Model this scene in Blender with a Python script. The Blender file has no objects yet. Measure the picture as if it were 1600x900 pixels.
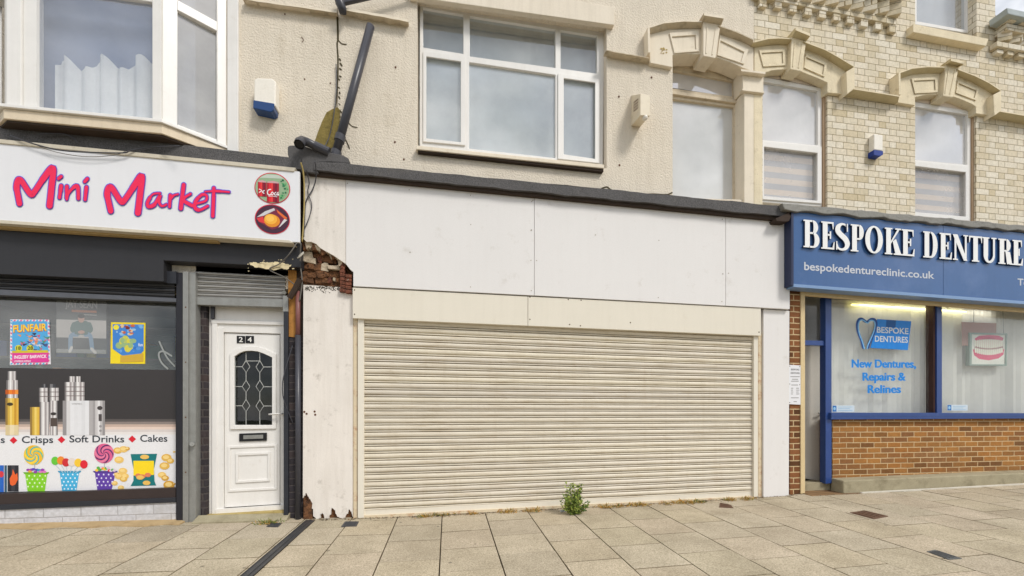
import bpy, bmesh, math, random
from mathutils import Vector
random.seed(7)
C = bpy.context.scene.collection
sc = bpy.context.scene

# ------------------------------------------------------------------ camera, sky, sun, exposure
F, YH, CAMD, CAMH = 644.0, 655.0, 4.86, 1.1
TH = math.atan(100 / 644)
cd = bpy.data.cameras.new('camera'); cam = bpy.data.objects.new('camera', cd); C.objects.link(cam)
cd.sensor_width = 36; cd.lens = F / 1600 * 36; cd.shift_y = (YH - 450) / 1600
cd.clip_start = .05; cd.clip_end = 2000
cam.location = (0, -CAMD, CAMH); cam.rotation_euler = (math.pi / 2, 0, -TH)
sc.camera = cam
SUN = Vector((.50, -.62, .86)).normalized()
w = bpy.data.worlds.new('World'); sc.world = w; w.use_nodes = True
nt = w.node_tree; bg = nt.nodes['Background']
sky = nt.nodes.new('ShaderNodeTexSky'); sky.sky_type = 'NISHITA'; sky.sun_disc = False
sky.sun_elevation = math.asin(SUN.z); sky.sun_rotation = math.atan2(SUN.x, SUN.y)
tc = nt.nodes.new('ShaderNodeTexCoord'); mp = nt.nodes.new('ShaderNodeMapping'); mp.inputs['Scale'].default_value = (1, 1, 2.2)
no = nt.nodes.new('ShaderNodeTexNoise'); no.inputs['Scale'].default_value = 2.6; no.inputs['Detail'].default_value = 7; no.inputs['Roughness'].default_value = .55
rp = nt.nodes.new('ShaderNodeValToRGB'); rp.color_ramp.elements[0].position = .30; rp.color_ramp.elements[1].position = .56
no2 = nt.nodes.new('ShaderNodeTexNoise'); no2.inputs['Scale'].default_value = 4.5; no2.inputs['Detail'].default_value = 5
rp2 = nt.nodes.new('ShaderNodeValToRGB'); rp2.color_ramp.elements[0].color = (3.6, 3.9, 4.4, 1); rp2.color_ramp.elements[1].color = (13, 13, 13.1, 1)
rp2.color_ramp.elements[0].position = .38; rp2.color_ramp.elements[1].position = .62
mx = nt.nodes.new('ShaderNodeMix'); mx.data_type = 'RGBA'
L = nt.links.new
L(tc.outputs['Generated'], mp.inputs[0]); L(mp.outputs[0], no.inputs['Vector']); L(mp.outputs[0], no2.inputs['Vector'])
L(no.outputs[0], rp.inputs[0]); L(no2.outputs[0], rp2.inputs[0])
L(rp.outputs[0], mx.inputs[0]); L(sky.outputs[0], mx.inputs[6]); L(rp2.outputs[0], mx.inputs[7])
L(mx.outputs[2], bg.inputs[0]); bg.inputs[1].default_value = .076
sd = bpy.data.lights.new('sun', 'SUN'); so = bpy.data.objects.new('sun', sd); C.objects.link(so)
sd.energy = 1.5; sd.angle = math.radians(14); sd.color = (1, .965, .91)
so.rotation_euler = SUN.to_track_quat('Z', 'Y').to_euler(); so.location = (3, -8, 12)
sc.view_settings.view_transform = 'Standard'; sc.view_settings.look = 'None'
sc.view_settings.exposure = .67; sc.view_settings.gamma = 1

# ------------------------------------------------------------------ measuring helpers
ct, st_ = math.cos(TH), math.sin(TH)
def ray(px, py):
    u = (px - 800) / F
    return (u * ct + st_, ct - u * st_, (YH - py) / F)
def P(px, py, Y=0.0):
    d = ray(px, py); t = (Y + CAMD) / d[1]
    return Vector((d[0] * t, Y, CAMH + d[2] * t))
GP = [(-40, .08), (-4.37, .041), (-2.81, .025), (-1.55, .012), (-.9, .003), (-.06, .001), (1.44, .038), (3.94, .09), (4.6, .112), (5.5, .122), (8.3, .195), (14, .33), (40, .5)]
def gz(X, Y=0.0):
    for (a, za), (b, zb) in zip(GP, GP[1:]):
        if X <= b: break
    k = max(0, min(1, (X - a) / (b - a)))
    return za + (zb - za) * k + .0476 * max(Y, -6.3)
def G(px, py):
    d = ray(px, py); t = 4.0
    for _ in range(30):
        z = gz(d[0] * t, -CAMD + d[1] * t)
        t = t * .5 + .5 * (z - CAMH) / d[2]
    return Vector((d[0] * t, -CAMD + d[1] * t, gz(d[0] * t, -CAMD + d[1] * t)))
def lin(v):
    v /= 255; return v / 12.92 if v <= .04045 else ((v + .055) / 1.055) ** 2.4
def S(r, g, b, k=1.0): return (lin(r) * k, lin(g) * k, lin(b) * k)

# ------------------------------------------------------------------ node materials
MC = {}
class NT:
    def __init__(s, name):
        s.m = bpy.data.materials.new(name); s.m.use_nodes = True; s.nt = s.m.node_tree
        s.b = s.nt.nodes['Principled BSDF']; s.out = s.nt.nodes['Material Output']
        s.g = s.nt.nodes.new('ShaderNodeNewGeometry'); s.pos = s.g.outputs['Position']
    def n(s, t): return s.nt.nodes.new(t)
    def l(s, a, b): s.nt.links.new(a, b)
    def setin(s, sock, v):
        if hasattr(v, 'links'): s.l(v, sock)
        else: sock.default_value = v
    def math(s, op, a, b=0.0, c=0.0):
        x = s.n('ShaderNodeMath'); x.operation = op
        s.setin(x.inputs[0], a); s.setin(x.inputs[1], b); s.setin(x.inputs[2], c); return x.outputs[0]
    def noise(s, scale, detail=5, vec=None, sc3=None, rough=.6, dist=0):
        x = s.n('ShaderNodeTexNoise'); x.inputs['Scale'].default_value = scale; x.inputs['Detail'].default_value = detail
        x.inputs['Roughness'].default_value = rough; x.inputs['Distortion'].default_value = dist
        v = vec or s.pos
        if sc3:
            mm = s.n('ShaderNodeMapping'); mm.inputs['Scale'].default_value = sc3; s.l(v, mm.inputs[0]); v = mm.outputs[0]
        s.l(v, x.inputs['Vector']); return x.outputs[0]
    def ramp(s, v, p0, p1, c0=(0, 0, 0, 1), c1=(1, 1, 1, 1)):
        x = s.n('ShaderNodeValToRGB'); e = x.color_ramp.elements
        e[0].position = p0; e[1].position = p1; e[0].color = c0; e[1].color = c1
        s.l(v, x.inputs[0]); return x.outputs[0]
    def mix(s, f, a, b, mode='MIX'):
        x = s.n('ShaderNodeMix'); x.data_type = 'RGBA'; x.blend_type = mode
        s.setin(x.inputs[0], f)
        for i, v in ((6, a), (7, b)):
            if hasattr(v, 'links'): s.l(v, x.inputs[i])
            else: x.inputs[i].default_value = (*v[:3], 1)
        return x.outputs[2]
    def bump(s, h, strength=.3, dist=.01):
        x = s.n('ShaderNodeBump'); x.inputs['Strength'].default_value = strength; x.inputs['Distance'].default_value = dist
        s.l(h, x.inputs['Height']); s.l(x.outputs[0], s.b.inputs['Normal'])
def M(name, rgb, rough=.7, var=.08, scale=5, bump=0, bscale=90, bdist=.004, streak=0, dirt=None, damt=0, dscale=3, dlo=.55, metal=0, spec=.3, fine=.05):
    if name in MC: return MC[name]
    t = NT(name); b = t.b
    v = t.ramp(t.noise(scale, 6), .25, .75, (1 - var, 1 - var, 1 - var * 1.1, 1), (1 + var, 1 + var, 1 + var, 1))
    col = t.mix(1, rgb, v, 'MULTIPLY')
    if fine:
        f = t.ramp(t.noise(140, 2), .3, .7, (1 - fine,) * 3 + (1,), (1 + fine,) * 3 + (1,))
        col = t.mix(1, col, f, 'MULTIPLY')
    if streak:
        s = t.ramp(t.noise(2.2, 6, sc3=(7, 7, .5)), .45, .8, (1, 1, 1, 1), (1 - streak, 1 - streak * 1.1, 1 - streak * 1.25, 1))
        col = t.mix(1, col, s, 'MULTIPLY')
    if dirt:
        m = t.ramp(t.noise(dscale, 8, rough=.7), dlo, dlo + .2)
        m = t.math('MULTIPLY', m, damt); col = t.mix(m, col, dirt)
    t.l(col, b.inputs['Base Color'])
    b.inputs['Roughness'].default_value = rough; b.inputs['Metallic'].default_value = metal
    b.inputs['Specular IOR Level'].default_value = spec
    if bump: t.bump(t.noise(bscale, 5), bump, bdist)
    MC[name] = t.m; return t.m
def flat(rgb, rough=.45):
    k = 'print %d %d %d' % rgb
    if k in MC: return MC[k]
    return M(k, S(*rgb), rough=rough, var=.03, scale=20, fine=.02)
def brick(name, cols, mortar, Lb, Hd, rowh, mort, x0=0, z0=0, mvar=.1, bumpd=.006, blot=None, ramppos=None):
    t = NT(name)
    sp = t.n('ShaderNodeSeparateXYZ')
    jn = t.n('ShaderNodeTexNoise'); jn.inputs['Scale'].default_value = 9; jn.inputs['Detail'].default_value = 3; t.l(t.pos, jn.inputs['Vector'])
    vm = t.n('ShaderNodeVectorMath'); vm.operation = 'MULTIPLY_ADD'; t.l(jn.outputs['Color'], vm.inputs[0]); vm.inputs[1].default_value = (.012, .0, .009); t.l(t.pos, vm.inputs[2])
    t.l(vm.outputs[0], sp.inputs[0])
    X = t.math('ADD', sp.outputs[0], sp.outputs[1]); Z = sp.outputs[2]
    pr = Lb + Hd
    r = t.math('DIVIDE', t.math('SUBTRACT', Z, z0), rowh); row = t.math('FLOOR', r); fz = t.math('FRACT', r)
    u = t.math('ADD', t.math('DIVIDE', t.math('SUBTRACT', X, x0 - 20 * pr), pr), t.math('MULTIPLY', t.math('MODULO', t.math('ADD', row, 200), 2), .5))
    iu = t.math('FLOOR', u); m = t.math('MULTIPLY', t.math('FRACT', u), pr)
    du = t.math('MINIMUM', m, t.math('SUBTRACT', pr, m))
    hid = 0.0
    if Hd:
        du = t.math('MINIMUM', du, t.math('ABSOLUTE', t.math('SUBTRACT', m, Lb))); hid = t.math('GREATER_THAN', m, Lb)
    zz = t.math('MULTIPLY', fz, rowh); dz = t.math('MINIMUM', zz, t.math('SUBTRACT', rowh, zz))
    dd = t.math('MINIMUM', du, dz)
    face = t.n('ShaderNodeMapRange'); face.interpolation_type = 'SMOOTHSTEP'; t.l(dd, face.inputs[0]); face.inputs[1].default_value = mort * .3; face.inputs[2].default_value = mort * .75
    cv = t.n('ShaderNodeCombineXYZ'); t.l(iu, cv.inputs[0]); t.l(row, cv.inputs[1]); t.setin(cv.inputs[2], hid)
    wn = t.n('ShaderNodeTexWhiteNoise'); wn.noise_dimensions = '3D'; t.l(cv.outputs[0], wn.inputs['Vector'])
    rampn = t.n('ShaderNodeValToRGB'); e = rampn.color_ramp.elements
    while len(e) < len(cols): e.new(.5)
    for i, c_ in enumerate(cols): e[i].position = ramppos[i] if ramppos else i / (len(cols) - 1); e[i].color = (*c_, 1)
    t.l(wn.outputs['Value'], rampn.inputs[0])
    bc = t.mix(1, rampn.outputs[0], t.ramp(t.noise(28, 6), .25, .75, (.82, .82, .8, 1), (1.15, 1.15, 1.15, 1)), 'MULTIPLY')
    mc = t.mix(1, mortar, t.ramp(t.noise(14, 5), .3, .7, (1 - mvar,) * 3 + (1,), (1 + mvar,) * 3 + (1,)), 'MULTIPLY')
    col = t.mix(face.outputs[0], mc, bc)
    if blot:
        col = t.mix(t.math('MULTIPLY', t.ramp(t.noise(1.6, 7, rough=.7), .5, .75), blot[1]), col, blot[0], 'MIX')
    t.l(col, t.b.inputs['Base Color']); t.b.inputs['Roughness'].default_value = .85; t.b.inputs['Specular IOR Level'].default_value = .2
    h = t.math('ADD', face.outputs[0], t.math('MULTIPLY', t.noise(120, 4), .35))
    t.bump(h, .6, bumpd); MC[name] = t.m; return t.m
def glass(name, tint=(.9, .93, .93), film=0.0, filmcol=(.6, .63, .65), refl=1.0, ior=1.5, streaks=False, rough=.015, wob=0.0):
    t = NT(name); t.nt.nodes.remove(t.b)
    tr = t.n('ShaderNodeBsdfTransparent'); tr.inputs[0].default_value = (*tint, 1)
    gl = t.n('ShaderNodeBsdfGlossy'); gl.inputs['Roughness'].default_value = rough
    fr = t.n('ShaderNodeFresnel'); fr.inputs[0].default_value = ior
    body = tr.outputs[0]
    if film:
        di = t.n('ShaderNodeBsdfDiffuse'); tl = t.n('ShaderNodeBsdfTranslucent'); di.inputs[0].default_value = tl.inputs[0].default_value = (*filmcol, 1)
        a = t.n('ShaderNodeMixShader'); a.inputs[0].default_value = .12; t.l(di.outputs[0], a.inputs[1]); t.l(tl.outputs[0], a.inputs[2])
        mm = t.n('ShaderNodeMixShader')
        nz = t.noise(1.6, 6, rough=.6)
        f = t.ramp(nz, .25, .8, (max(0, film - .16),) * 3 + (1,), (min(1, film + .14),) * 3 + (1,))
        if streaks:
            s2 = t.ramp(t.noise(3, 4, sc3=(14, 14, .35)), .4, .75, (.85,) * 3 + (1,), (1.12,) * 3 + (1,))
            f = t.mix(1, f, s2, 'MULTIPLY')
        t.l(f, mm.inputs[0]); t.l(tr.outputs[0], mm.inputs[1]); t.l(a.outputs[0], mm.inputs[2]); body = mm.outputs[0]
    if wob:
        bp = t.n('ShaderNodeBump'); bp.inputs['Strength'].default_value = wob; bp.inputs['Distance'].default_value = .02
        t.l(t.noise(2.2, 2), bp.inputs['Height']); t.l(bp.outputs[0], gl.inputs['Normal']); t.l(bp.outputs[0], fr.inputs['Normal'])
    ms = t.n('ShaderNodeMixShader'); t.l(t.math('MINIMUM', t.math('MULTIPLY', fr.outputs[0], refl), .95), ms.inputs[0]); t.l(body, ms.inputs[1]); t.l(gl.outputs[0], ms.inputs[2])
    bk = t.n('ShaderNodeMixShader'); t2 = t.n('ShaderNodeBsdfTransparent'); t.l(t.g.outputs['Backfacing'], bk.inputs[0]); t.l(ms.outputs[0], bk.inputs[1]); t.l(t2.outputs[0], bk.inputs[2])
    t.l(bk.outputs[0], t.out.inputs[0]); MC[name] = t.m; return t.m

m_render = M('cream render', S(228, 217, 199), .92, .06, 2.2, 1, 50, .014, streak=.10, dirt=S(180, 166, 140), damt=.6, dscale=1.6, dlo=.56, fine=.16, spec=.1)
m_render2 = M('smooth cream render', S(232, 221, 203), .85, .05, 3, .25, 60, .004, streak=.10, dirt=S(170, 150, 115), damt=.4, dscale=5, dlo=.6, spec=.15)
m_board = M('white painted board', S(226, 223, 220), .55, .02, 1.4, .12, 24, .003, streak=.022, dirt=S(176, 166, 150), damt=.40, dscale=5, dlo=.60, fine=.03)
m_oldboard = M('weathered white board', S(228, 221, 212), .7, .05, 3, .4, 30, .004, streak=.13, dirt=S(150, 140, 126), damt=.6, dscale=9, dlo=.58, fine=.07)
m_creambox = M('cream coated steel', S(226, 219, 203), .42, .02, 2, .05, 30, .002, streak=.04, dirt=S(186, 172, 146), damt=.25, dscale=6, dlo=.62, fine=.02)
m_shut = M('cream shutter steel', S(217, 208, 190), .38, .03, 3, 0, streak=.12, dirt=S(166, 142, 104), damt=.42, dscale=4, dlo=.58, spec=.4, fine=.03)
def shutter_mat():
    t = NT('grimy cream shutter steel')
    c_ = t.mix(1, S(216, 207, 189), t.ramp(t.noise(3, 6), .25, .75, (.96, .96, .955, 1), (1.03, 1.03, 1.03, 1)), 'MULTIPLY')
    at = t.n('ShaderNodeAttribute'); at.attribute_name = 'tint'; c_ = t.mix(1, c_, at.outputs['Color'], 'MULTIPLY')
    a = t.ramp(t.noise(2.2, 8, sc3=(1.1, 1, 17), rough=.7), .50, .72); c_ = t.mix(t.math('MULTIPLY', a, .65), c_, S(170, 150, 116))
    b_ = t.ramp(t.noise(5, 8, sc3=(1.6, 1, 9), rough=.75), .60, .72); c_ = t.mix(t.math('MULTIPLY', b_, .5), c_, S(138, 112, 76))
    d_ = t.ramp(t.noise(2.2, 6, sc3=(8, 8, .5)), .5, .8); c_ = t.mix(t.math('MULTIPLY', d_, .25), c_, S(176, 158, 124))
    sp = t.ramp(t.noise(46, 4, rough=.8), .68, .73); c_ = t.mix(t.math('MULTIPLY', sp, .6), c_, S(128, 96, 60))
    t.l(c_, t.b.inputs['Base Color']); t.b.inputs['Roughness'].default_value = .42; t.b.inputs['Specular IOR Level'].default_value = .35; return t.m
m_shut = shutter_mat()
m_rust = M('rust stained steel', S(214, 198, 168), .6, .06, 6, .1, 60, .002, dirt=S(168, 98, 44), damt=.75, dscale=11, dlo=.52)
m_felt = M('black roofing felt', S(90, 88, 88), .8, .18, 5, 1, 140, .006, fine=.45, dirt=S(112, 106, 98), damt=.4, dscale=3)
m_timberdk = M('dark timber', S(62, 50, 42), .85, .2, 8, .3, 30, .004)
m_upvc = M('white plastic frame', S(233, 230, 225), .35, .03, 6, 0, streak=.06, dirt=S(180, 168, 146), damt=.25, dscale=9, dlo=.6, fine=.02, spec=.45)
m_oldwood = M('weathered cream timber frame', S(214, 198, 172), .7, .08, 9, .3, 40, .003, streak=.15, dirt=S(112, 92, 62), damt=.6, dscale=12, dlo=.57)
m_stonepaint = M('painted stone', S(233, 221, 200), .8, .05, 4, .3, 50, .004, streak=.10, dirt=S(146, 124, 88), damt=.6, dscale=7, dlo=.60)
m_stone = M('buff sandstone', S(230, 216, 186), .85, .09, 5, .6, 40, .009, streak=.10, dirt=S(146, 126, 84), damt=.6, dscale=7, dlo=.57)
m_stonecove = M('weathered and shaded stone moulding', S(204, 190, 154), .88, .12, 7, .5, 50, .006, dirt=S(134, 112, 62), damt=.5, dscale=7, dlo=.53)  # darker base paints in underside shade; the dirt patches are weathering
m_stonecoveg = M('grey weathered and shaded stone moulding', S(202, 188, 164), .88, .1, 7, .5, 50, .006, dirt=S(116, 102, 78), damt=.6, dscale=9, dlo=.52)  # underside shade of the mouldings put into the base colour, dirt on top
m_roughstone = M('mossy rubble stone', S(134, 118, 66), .95, .2, 12, .8, 40, .012, fine=.15, dirt=S(86, 76, 40), damt=.7, dscale=16, dlo=.5)
m_blackpaint = M('black paint', S(46, 48, 54), .5, .12, 8, .2, 40, .003, dirt=S(150, 150, 146), damt=.6, dscale=42, dlo=.70)
m_darkfascia = M('charcoal painted fascia', S(48, 48, 51), .5, .06, 3, .08, 40, .002, streak=.08, dirt=S(122, 122, 122), damt=.4, dscale=30, dlo=.72)
m_galv = M('galvanised steel', S(148, 148, 144), .45, .12, 14, .05, 30, .002, streak=.12, metal=.35, dirt=S(104, 84, 60), damt=.4, dscale=10, dlo=.62)
m_slatgrey = M('grey shutter slats', S(160, 158, 154), .4, .1, 10, 0, streak=.1, metal=.3, dirt=S(94, 86, 74), damt=.4, dscale=12)
m_slatdark = M('dark shutter slats', S(52, 52, 54), .45, .1, 10, 0)
m_pipe = M('black plastic pipe', S(66, 66, 72), .35, .06, 8, 0, dirt=S(120, 112, 104), damt=.3, dscale=9, dlo=.6, spec=.4)
m_copper = M('brown conduit', S(128, 84, 80), .4, .1, 8, 0)
m_wood = M('bare orange timber', S(176, 124, 62), .8, .15, 10, .3, 30, .004, dirt=S(60, 44, 30), damt=.6, dscale=8, dlo=.55)
m_rot = M('rotten brown timber', S(122, 84, 56), .95, .3, 16, 1, 34, .025, dirt=S(50, 36, 28), damt=.9, dscale=18, dlo=.44, fine=.2)
m_redbrick = M('broken red brick', S(132, 80, 62), .95, .3, 18, 1, 40, .02, dirt=S(60, 44, 36), damt=.85, dscale=16, dlo=.44, fine=.2)
m_mortar = M('crumbling mortar', S(196, 180, 156), .95, .15, 18, .9, 40, .012, dirt=S(96, 80, 60), damt=.7, dscale=14, dlo=.5)
m_concrete = M('concrete step', S(176, 166, 138, .8), .9, .12, 6, .5, 60, .006, dirt=S(120, 110, 82, .8), damt=.6, dscale=5, dlo=.5, fine=.12)
m_yellowstep = M('yellow stone step', S(196, 174, 112, .8), .9, .1, 6, .4, 60, .006, dirt=S(140, 116, 70, .8), damt=.6, dscale=7, dlo=.5)
m_bluepaint = M('blue gloss paint', S(42, 70, 130), .3, .06, 6, .05, 30, .002, dirt=S(90, 110, 160), damt=.3, dscale=9, spec=.5)
m_bluesign = M('blue sign panel', S(60, 97, 148), .22, .04, 1.5, 0, streak=.06, dirt=S(100, 126, 172), damt=.35, dscale=1.4, dlo=.5, spec=.5, fine=.02)
m_beige = M('beige painted timber', S(214, 192, 148), .6, .06, 6, .1, 40, .002, streak=.1, dirt=S(120, 96, 60), damt=.5, dscale=10, dlo=.6)
m_signwhite = M('white sign face', S(228, 228, 230), .3, .015, 2, 0, streak=.02, fine=.01, spec=.4)
m_slate = M('slate roof', S(92, 90, 94), .8, .2, 4, .3, 20)
m_inner = M('grey interior plaster', S(120, 116, 110), .9, .1, 2)
m_innerlight = M('pale interior plaster', S(196, 192, 182), .9, .06, 2)
m_innerdark = M('dark interior', S(72, 70, 70), .9, .1, 2)
m_curtain = M('white curtain cloth', S(238, 238, 234), .9, .03, 5)
m_blind = M('pale vertical blind cloth', S(236, 234, 228), .9, .03, 5)
m_whitecap = M('white plastic casing', S(240, 234, 222), .4, .03, 8, 0, dirt=S(190, 176, 146), damt=.3, dscale=14)
m_blueled = M('blue plastic lens', S(28, 66, 120), .25, .05, 8, 0, spec=.5)
m_greycap = M('cream plastic housing', S(226, 214, 190), .5, .05, 8, 0, dirt=S(160, 140, 104), damt=.4, dscale=12)
m_flash = M('grey lead flashing', S(140, 138, 132), .65, .15, 8, .6, 30, .012, dirt=S(70, 68, 64), damt=.6, dscale=8, dlo=.5, metal=.2)
m_buff = brick('pale buff brick', [S(208, 195, 168), S(222, 211, 189), S(229, 220, 202), S(225, 214, 194), S(220, 207, 182), S(204, 189, 158)], S(146, 130, 98), .228, .114, .0868, .0068, x0=.03, z0=.02, blot=(S(178, 162, 128), .45))
m_golden = brick('golden brown brick', [S(112, 76, 44), S(150, 104, 56), S(166, 116, 62), S(158, 106, 54), S(132, 90, 54), S(144, 104, 66)], S(200, 174, 134), .222, 0, .0735, .011, x0=.05, z0=.045, blot=(S(120, 92, 62), .4))
m_brown = brick('dark brown brick', [S(88, 58, 36), S(122, 78, 46), S(138, 90, 56), S(110, 70, 46)], S(196, 172, 132), .225, 0, .0755, .013, x0=.06, z0=.03)
m_blackbrick = brick('black painted brick', [S(52, 48, 50), S(62, 58, 62), S(72, 62, 60)], S(84, 78, 76), .225, 0, .0755, .012, x0=.02, z0=.0)
m_whitebrick = brick('white painted brick', [S(200, 200, 204), S(208, 207, 210), S(192, 192, 198)], S(176, 174, 175), .33, 0, .1, .008, x0=.07, z0=.012, blot=(S(150, 142, 128), .6))
m_glassup = glass('upstairs window glass', film=.56, filmcol=S(214, 222, 228), refl=4.5, wob=.03)
m_glassup2 = glass('upper light glass', film=.26, filmcol=S(180, 190, 198), refl=4.2, wob=.03)
m_glassbay = glass('bay window glass', film=.26, filmcol=S(180, 188, 204), tint=(.93, .95, .98), refl=2.4, wob=.03)
m_glassbayside = glass('bay side glass', film=.55, filmcol=S(222, 220, 216), refl=5, streaks=False, wob=.03)  # pale film puts a cloud reflection into the pane colour
m_glassfrost = glass('frosted sash glass', film=.92, filmcol=S(240, 241, 239), refl=4, wob=.03)
m_glassbright = glass('reflecting glass with painted glare', film=.85, filmcol=S(246, 245, 246), refl=8, wob=.03)  # near-white film paints sky glare on top of the real reflection
m_glassclin = glass('clinic sash glass', film=.30, filmcol=S(232, 230, 230), refl=1.8, wob=.02)
m_glassshop = glass('shop window glass', tint=(.93, .95, .94), refl=1.3, film=.10, filmcol=S(200, 200, 196), wob=.03)
m_glassmarket = glass('market window glass', tint=(.93, .95, .94), refl=2.4, film=.2, filmcol=S(172, 178, 176), wob=.02)  # grey film lightens the pane in place of reflected light
m_glassclintop = glass('clinic upper sash glass', film=.74, filmcol=S(242, 240, 239), refl=4.5, wob=.02)
m_glassdoor = glass('door glass', tint=(.5, .55, .55), refl=1.6, wob=.03)

# ------------------------------------------------------------------ mesh builder
class MB:
    def __init__(s): s.v = []; s.f = []; s.mi = []; s.mats = []
    def mid(s, m):
        if m not in s.mats: s.mats.append(m)
        return s.mats.index(m)
    def face(s, pts, m):
        i = len(s.v); s.v += [Vector(p) for p in pts]; s.f.append(tuple(range(i, i + len(pts)))); s.mi.append(s.mid(m))
    def box(s, x0, x1, y0, y1, z0, z1, m):
        c = [(x, y, z) for x in (x0, x1) for y in (y0, y1) for z in (z0, z1)]
        for q in ((0, 1, 3, 2), (4, 6, 7, 5), (0, 4, 5, 1), (2, 3, 7, 6), (0, 2, 6, 4), (1, 5, 7, 3)): s.face([c[i] for i in q], m)
        return s
    def hexa(s, a, b, m):           # two quads (front, back)
        n = len(a); s.face(a, m); s.face(b[::-1], m)
        for i in range(n): j = (i + 1) % n; s.face([a[i], b[i], b[j], a[j]], m)
        return s
    def plate(s, poly, yf, yb, m, holes=(), back=True, msides=None):
        """outline measured on the plane Y=yf, given thickness back to Y=yb"""
        loops = [[P(x, y, yf) for x, y in poly]] + [[P(x, y, yf) for x, y in h] for h in holes]
        return s.plate3(loops, yb, m, back, msides)
    def plate3(s, loops, yb, m, back=True, msides=None):
        bm = bmesh.new(); es = []
        for lp in loops:
            vs = [bm.verts.new(p) for p in lp]; es += [bm.edges.new((vs[i], vs[(i + 1) % len(vs)])) for i in range(len(vs))]
        bmesh.ops.triangle_fill(bm, use_beauty=True, use_dissolve=False, edges=es, normal=(0, -1, 0))
        yf = loops[0][0].y
        for f in bm.faces:
            p = [v.co.copy() for v in f.verts]
            if f.normal.y > 0: p.reverse()
            s.face(p, m)
            if back: s.face([Vector((q.x, yb, q.z)) for q in p[::-1]], m)
        bm.free()
        for lp in loops:
            for i in range(len(lp)):
                a, b = lp[i], lp[(i + 1) % len(lp)]
                s.face([a, b, Vector((b.x, yb, b.z)), Vector((a.x, yb, a.z))], msides or m)
        return s
    def cove(s, top, bot, yt, yb, m, lip=1.5, yback=.0, mlip=None):
        st = []
        for (a, b) in zip(top, bot):
            ft = P(*a, yt); fl = P(a[0], a[1] + lip, yt); cb = P(*b, yb)
            st.append([Vector((ft.x, yback, ft.z)), ft, fl, cb, Vector((cb.x, yback, cb.z))])
        for p, q in zip(st, st[1:]):
            for k in range(4): s.face([p[k], q[k], q[k + 1], p[k + 1]], (mlip or m) if k < 2 else m)
        s.face(st[0], m); s.face(st[-1][::-1], m); return s
    def tube(s, pts, r, m, n=10, caps=True):
        pts = [Vector(p) for p in pts]; rings = []
        up = Vector((.3, .2, .93))
        for i, p in enumerate(pts):
            d = (pts[min(i + 1, len(pts) - 1)] - pts[max(i - 1, 0)]).normalized()
            a = d.cross(up)
            if a.length < 1e-3: a = d.cross(Vector((1, 0, 0)))
            a.normalize(); b = d.cross(a); rr = r[i] if isinstance(r, (list, tuple)) else r
            rings.append([p + a * rr * math.cos(2 * math.pi * k / n) + b * rr * math.sin(2 * math.pi * k / n) for k in range(n)])
        for p, q in zip(rings, rings[1:]):
            for k in range(n): j = (k + 1) % n; s.face([p[k], p[j], q[j], q[k]], m)
        if caps: s.face(rings[0], m); s.face(rings[-1][::-1], m)
        return s
    def build(s, name, parent=None, label=None, bevel=0, smooth=False, kind=None):
        me = bpy.data.meshes.new(name); off = Vector((0, 0, 0)); p = parent
        while p is not None: off += p.location; p = p.parent
        me.from_pydata([v - off for v in s.v], [], s.f); me.validate()
        for m in s.mats: me.materials.append(m)
        me.polygons.foreach_set('material_index', s.mi[:len(me.polygons)])
        bm = bmesh.new(); bm.from_mesh(me); bmesh.ops.remove_doubles(bm, verts=bm.verts, dist=1e-5)
        if not getattr(s, 'open', False): bmesh.ops.recalc_face_normals(bm, faces=bm.faces)
        bm.to_mesh(me); bm.free()
        o = bpy.data.objects.new(name, me); C.objects.link(o); o.parent = parent
        if smooth:
            for pl in me.polygons: pl.use_smooth = True
        if bevel:
            b = o.modifiers.new('edge', 'BEVEL'); b.width = bevel; b.segments = 2; b.limit_method = 'ANGLE'; b.angle_limit = math.radians(40)
        if label: o['label'] = label
        if kind: o['kind'] = kind
        return o
def thing(name, label, cat, loc=(0, 0, 0), group=None):
    o = bpy.data.objects.new(name, None); C.objects.link(o); o.location = loc; o.empty_display_size = .1
    o['label'] = label; o['category'] = cat
    if group: o['group'] = group
    return o
def tag(o, label, cat, group=None):
    o['label'] = label; o['category'] = cat
    if group: o['group'] = group
    return o
def pl(poly, yf, yb, m, name, parent, holes=(), bevel=0, label=None, **k):
    return MB().plate(poly, yf, yb, m, holes, **k).build(name, parent, label, bevel)
def rect(x0, y0, x1, y1): return [(x0, y0), (x1, y0), (x1, y1), (x0, y1)]
def lerp(a, b, t): return a + (b - a) * t
def L2(p, q):                               # y on the line p-q at x
    return lambda x: lerp(p[1], q[1], (x - p[0]) / (q[0] - p[0]))
def smoothpath(pts, n=6):
    out = []
    for i in range(len(pts) - 1):
        p0 = pts[max(i - 1, 0)]; p1 = pts[i]; p2 = pts[i + 1]; p3 = pts[min(i + 2, len(pts) - 1)]
        for k in range(n):
            t = k / n
            out.append(tuple(.5 * (2 * b + (c - a) * t + (2 * a - 5 * b + 4 * c - d) * t * t + (-a + 3 * b - 3 * c + d) * t ** 3) for a, b, c, d in zip(p0, p1, p2, p3)))
    out.append(tuple(pts[-1])); return out
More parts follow.
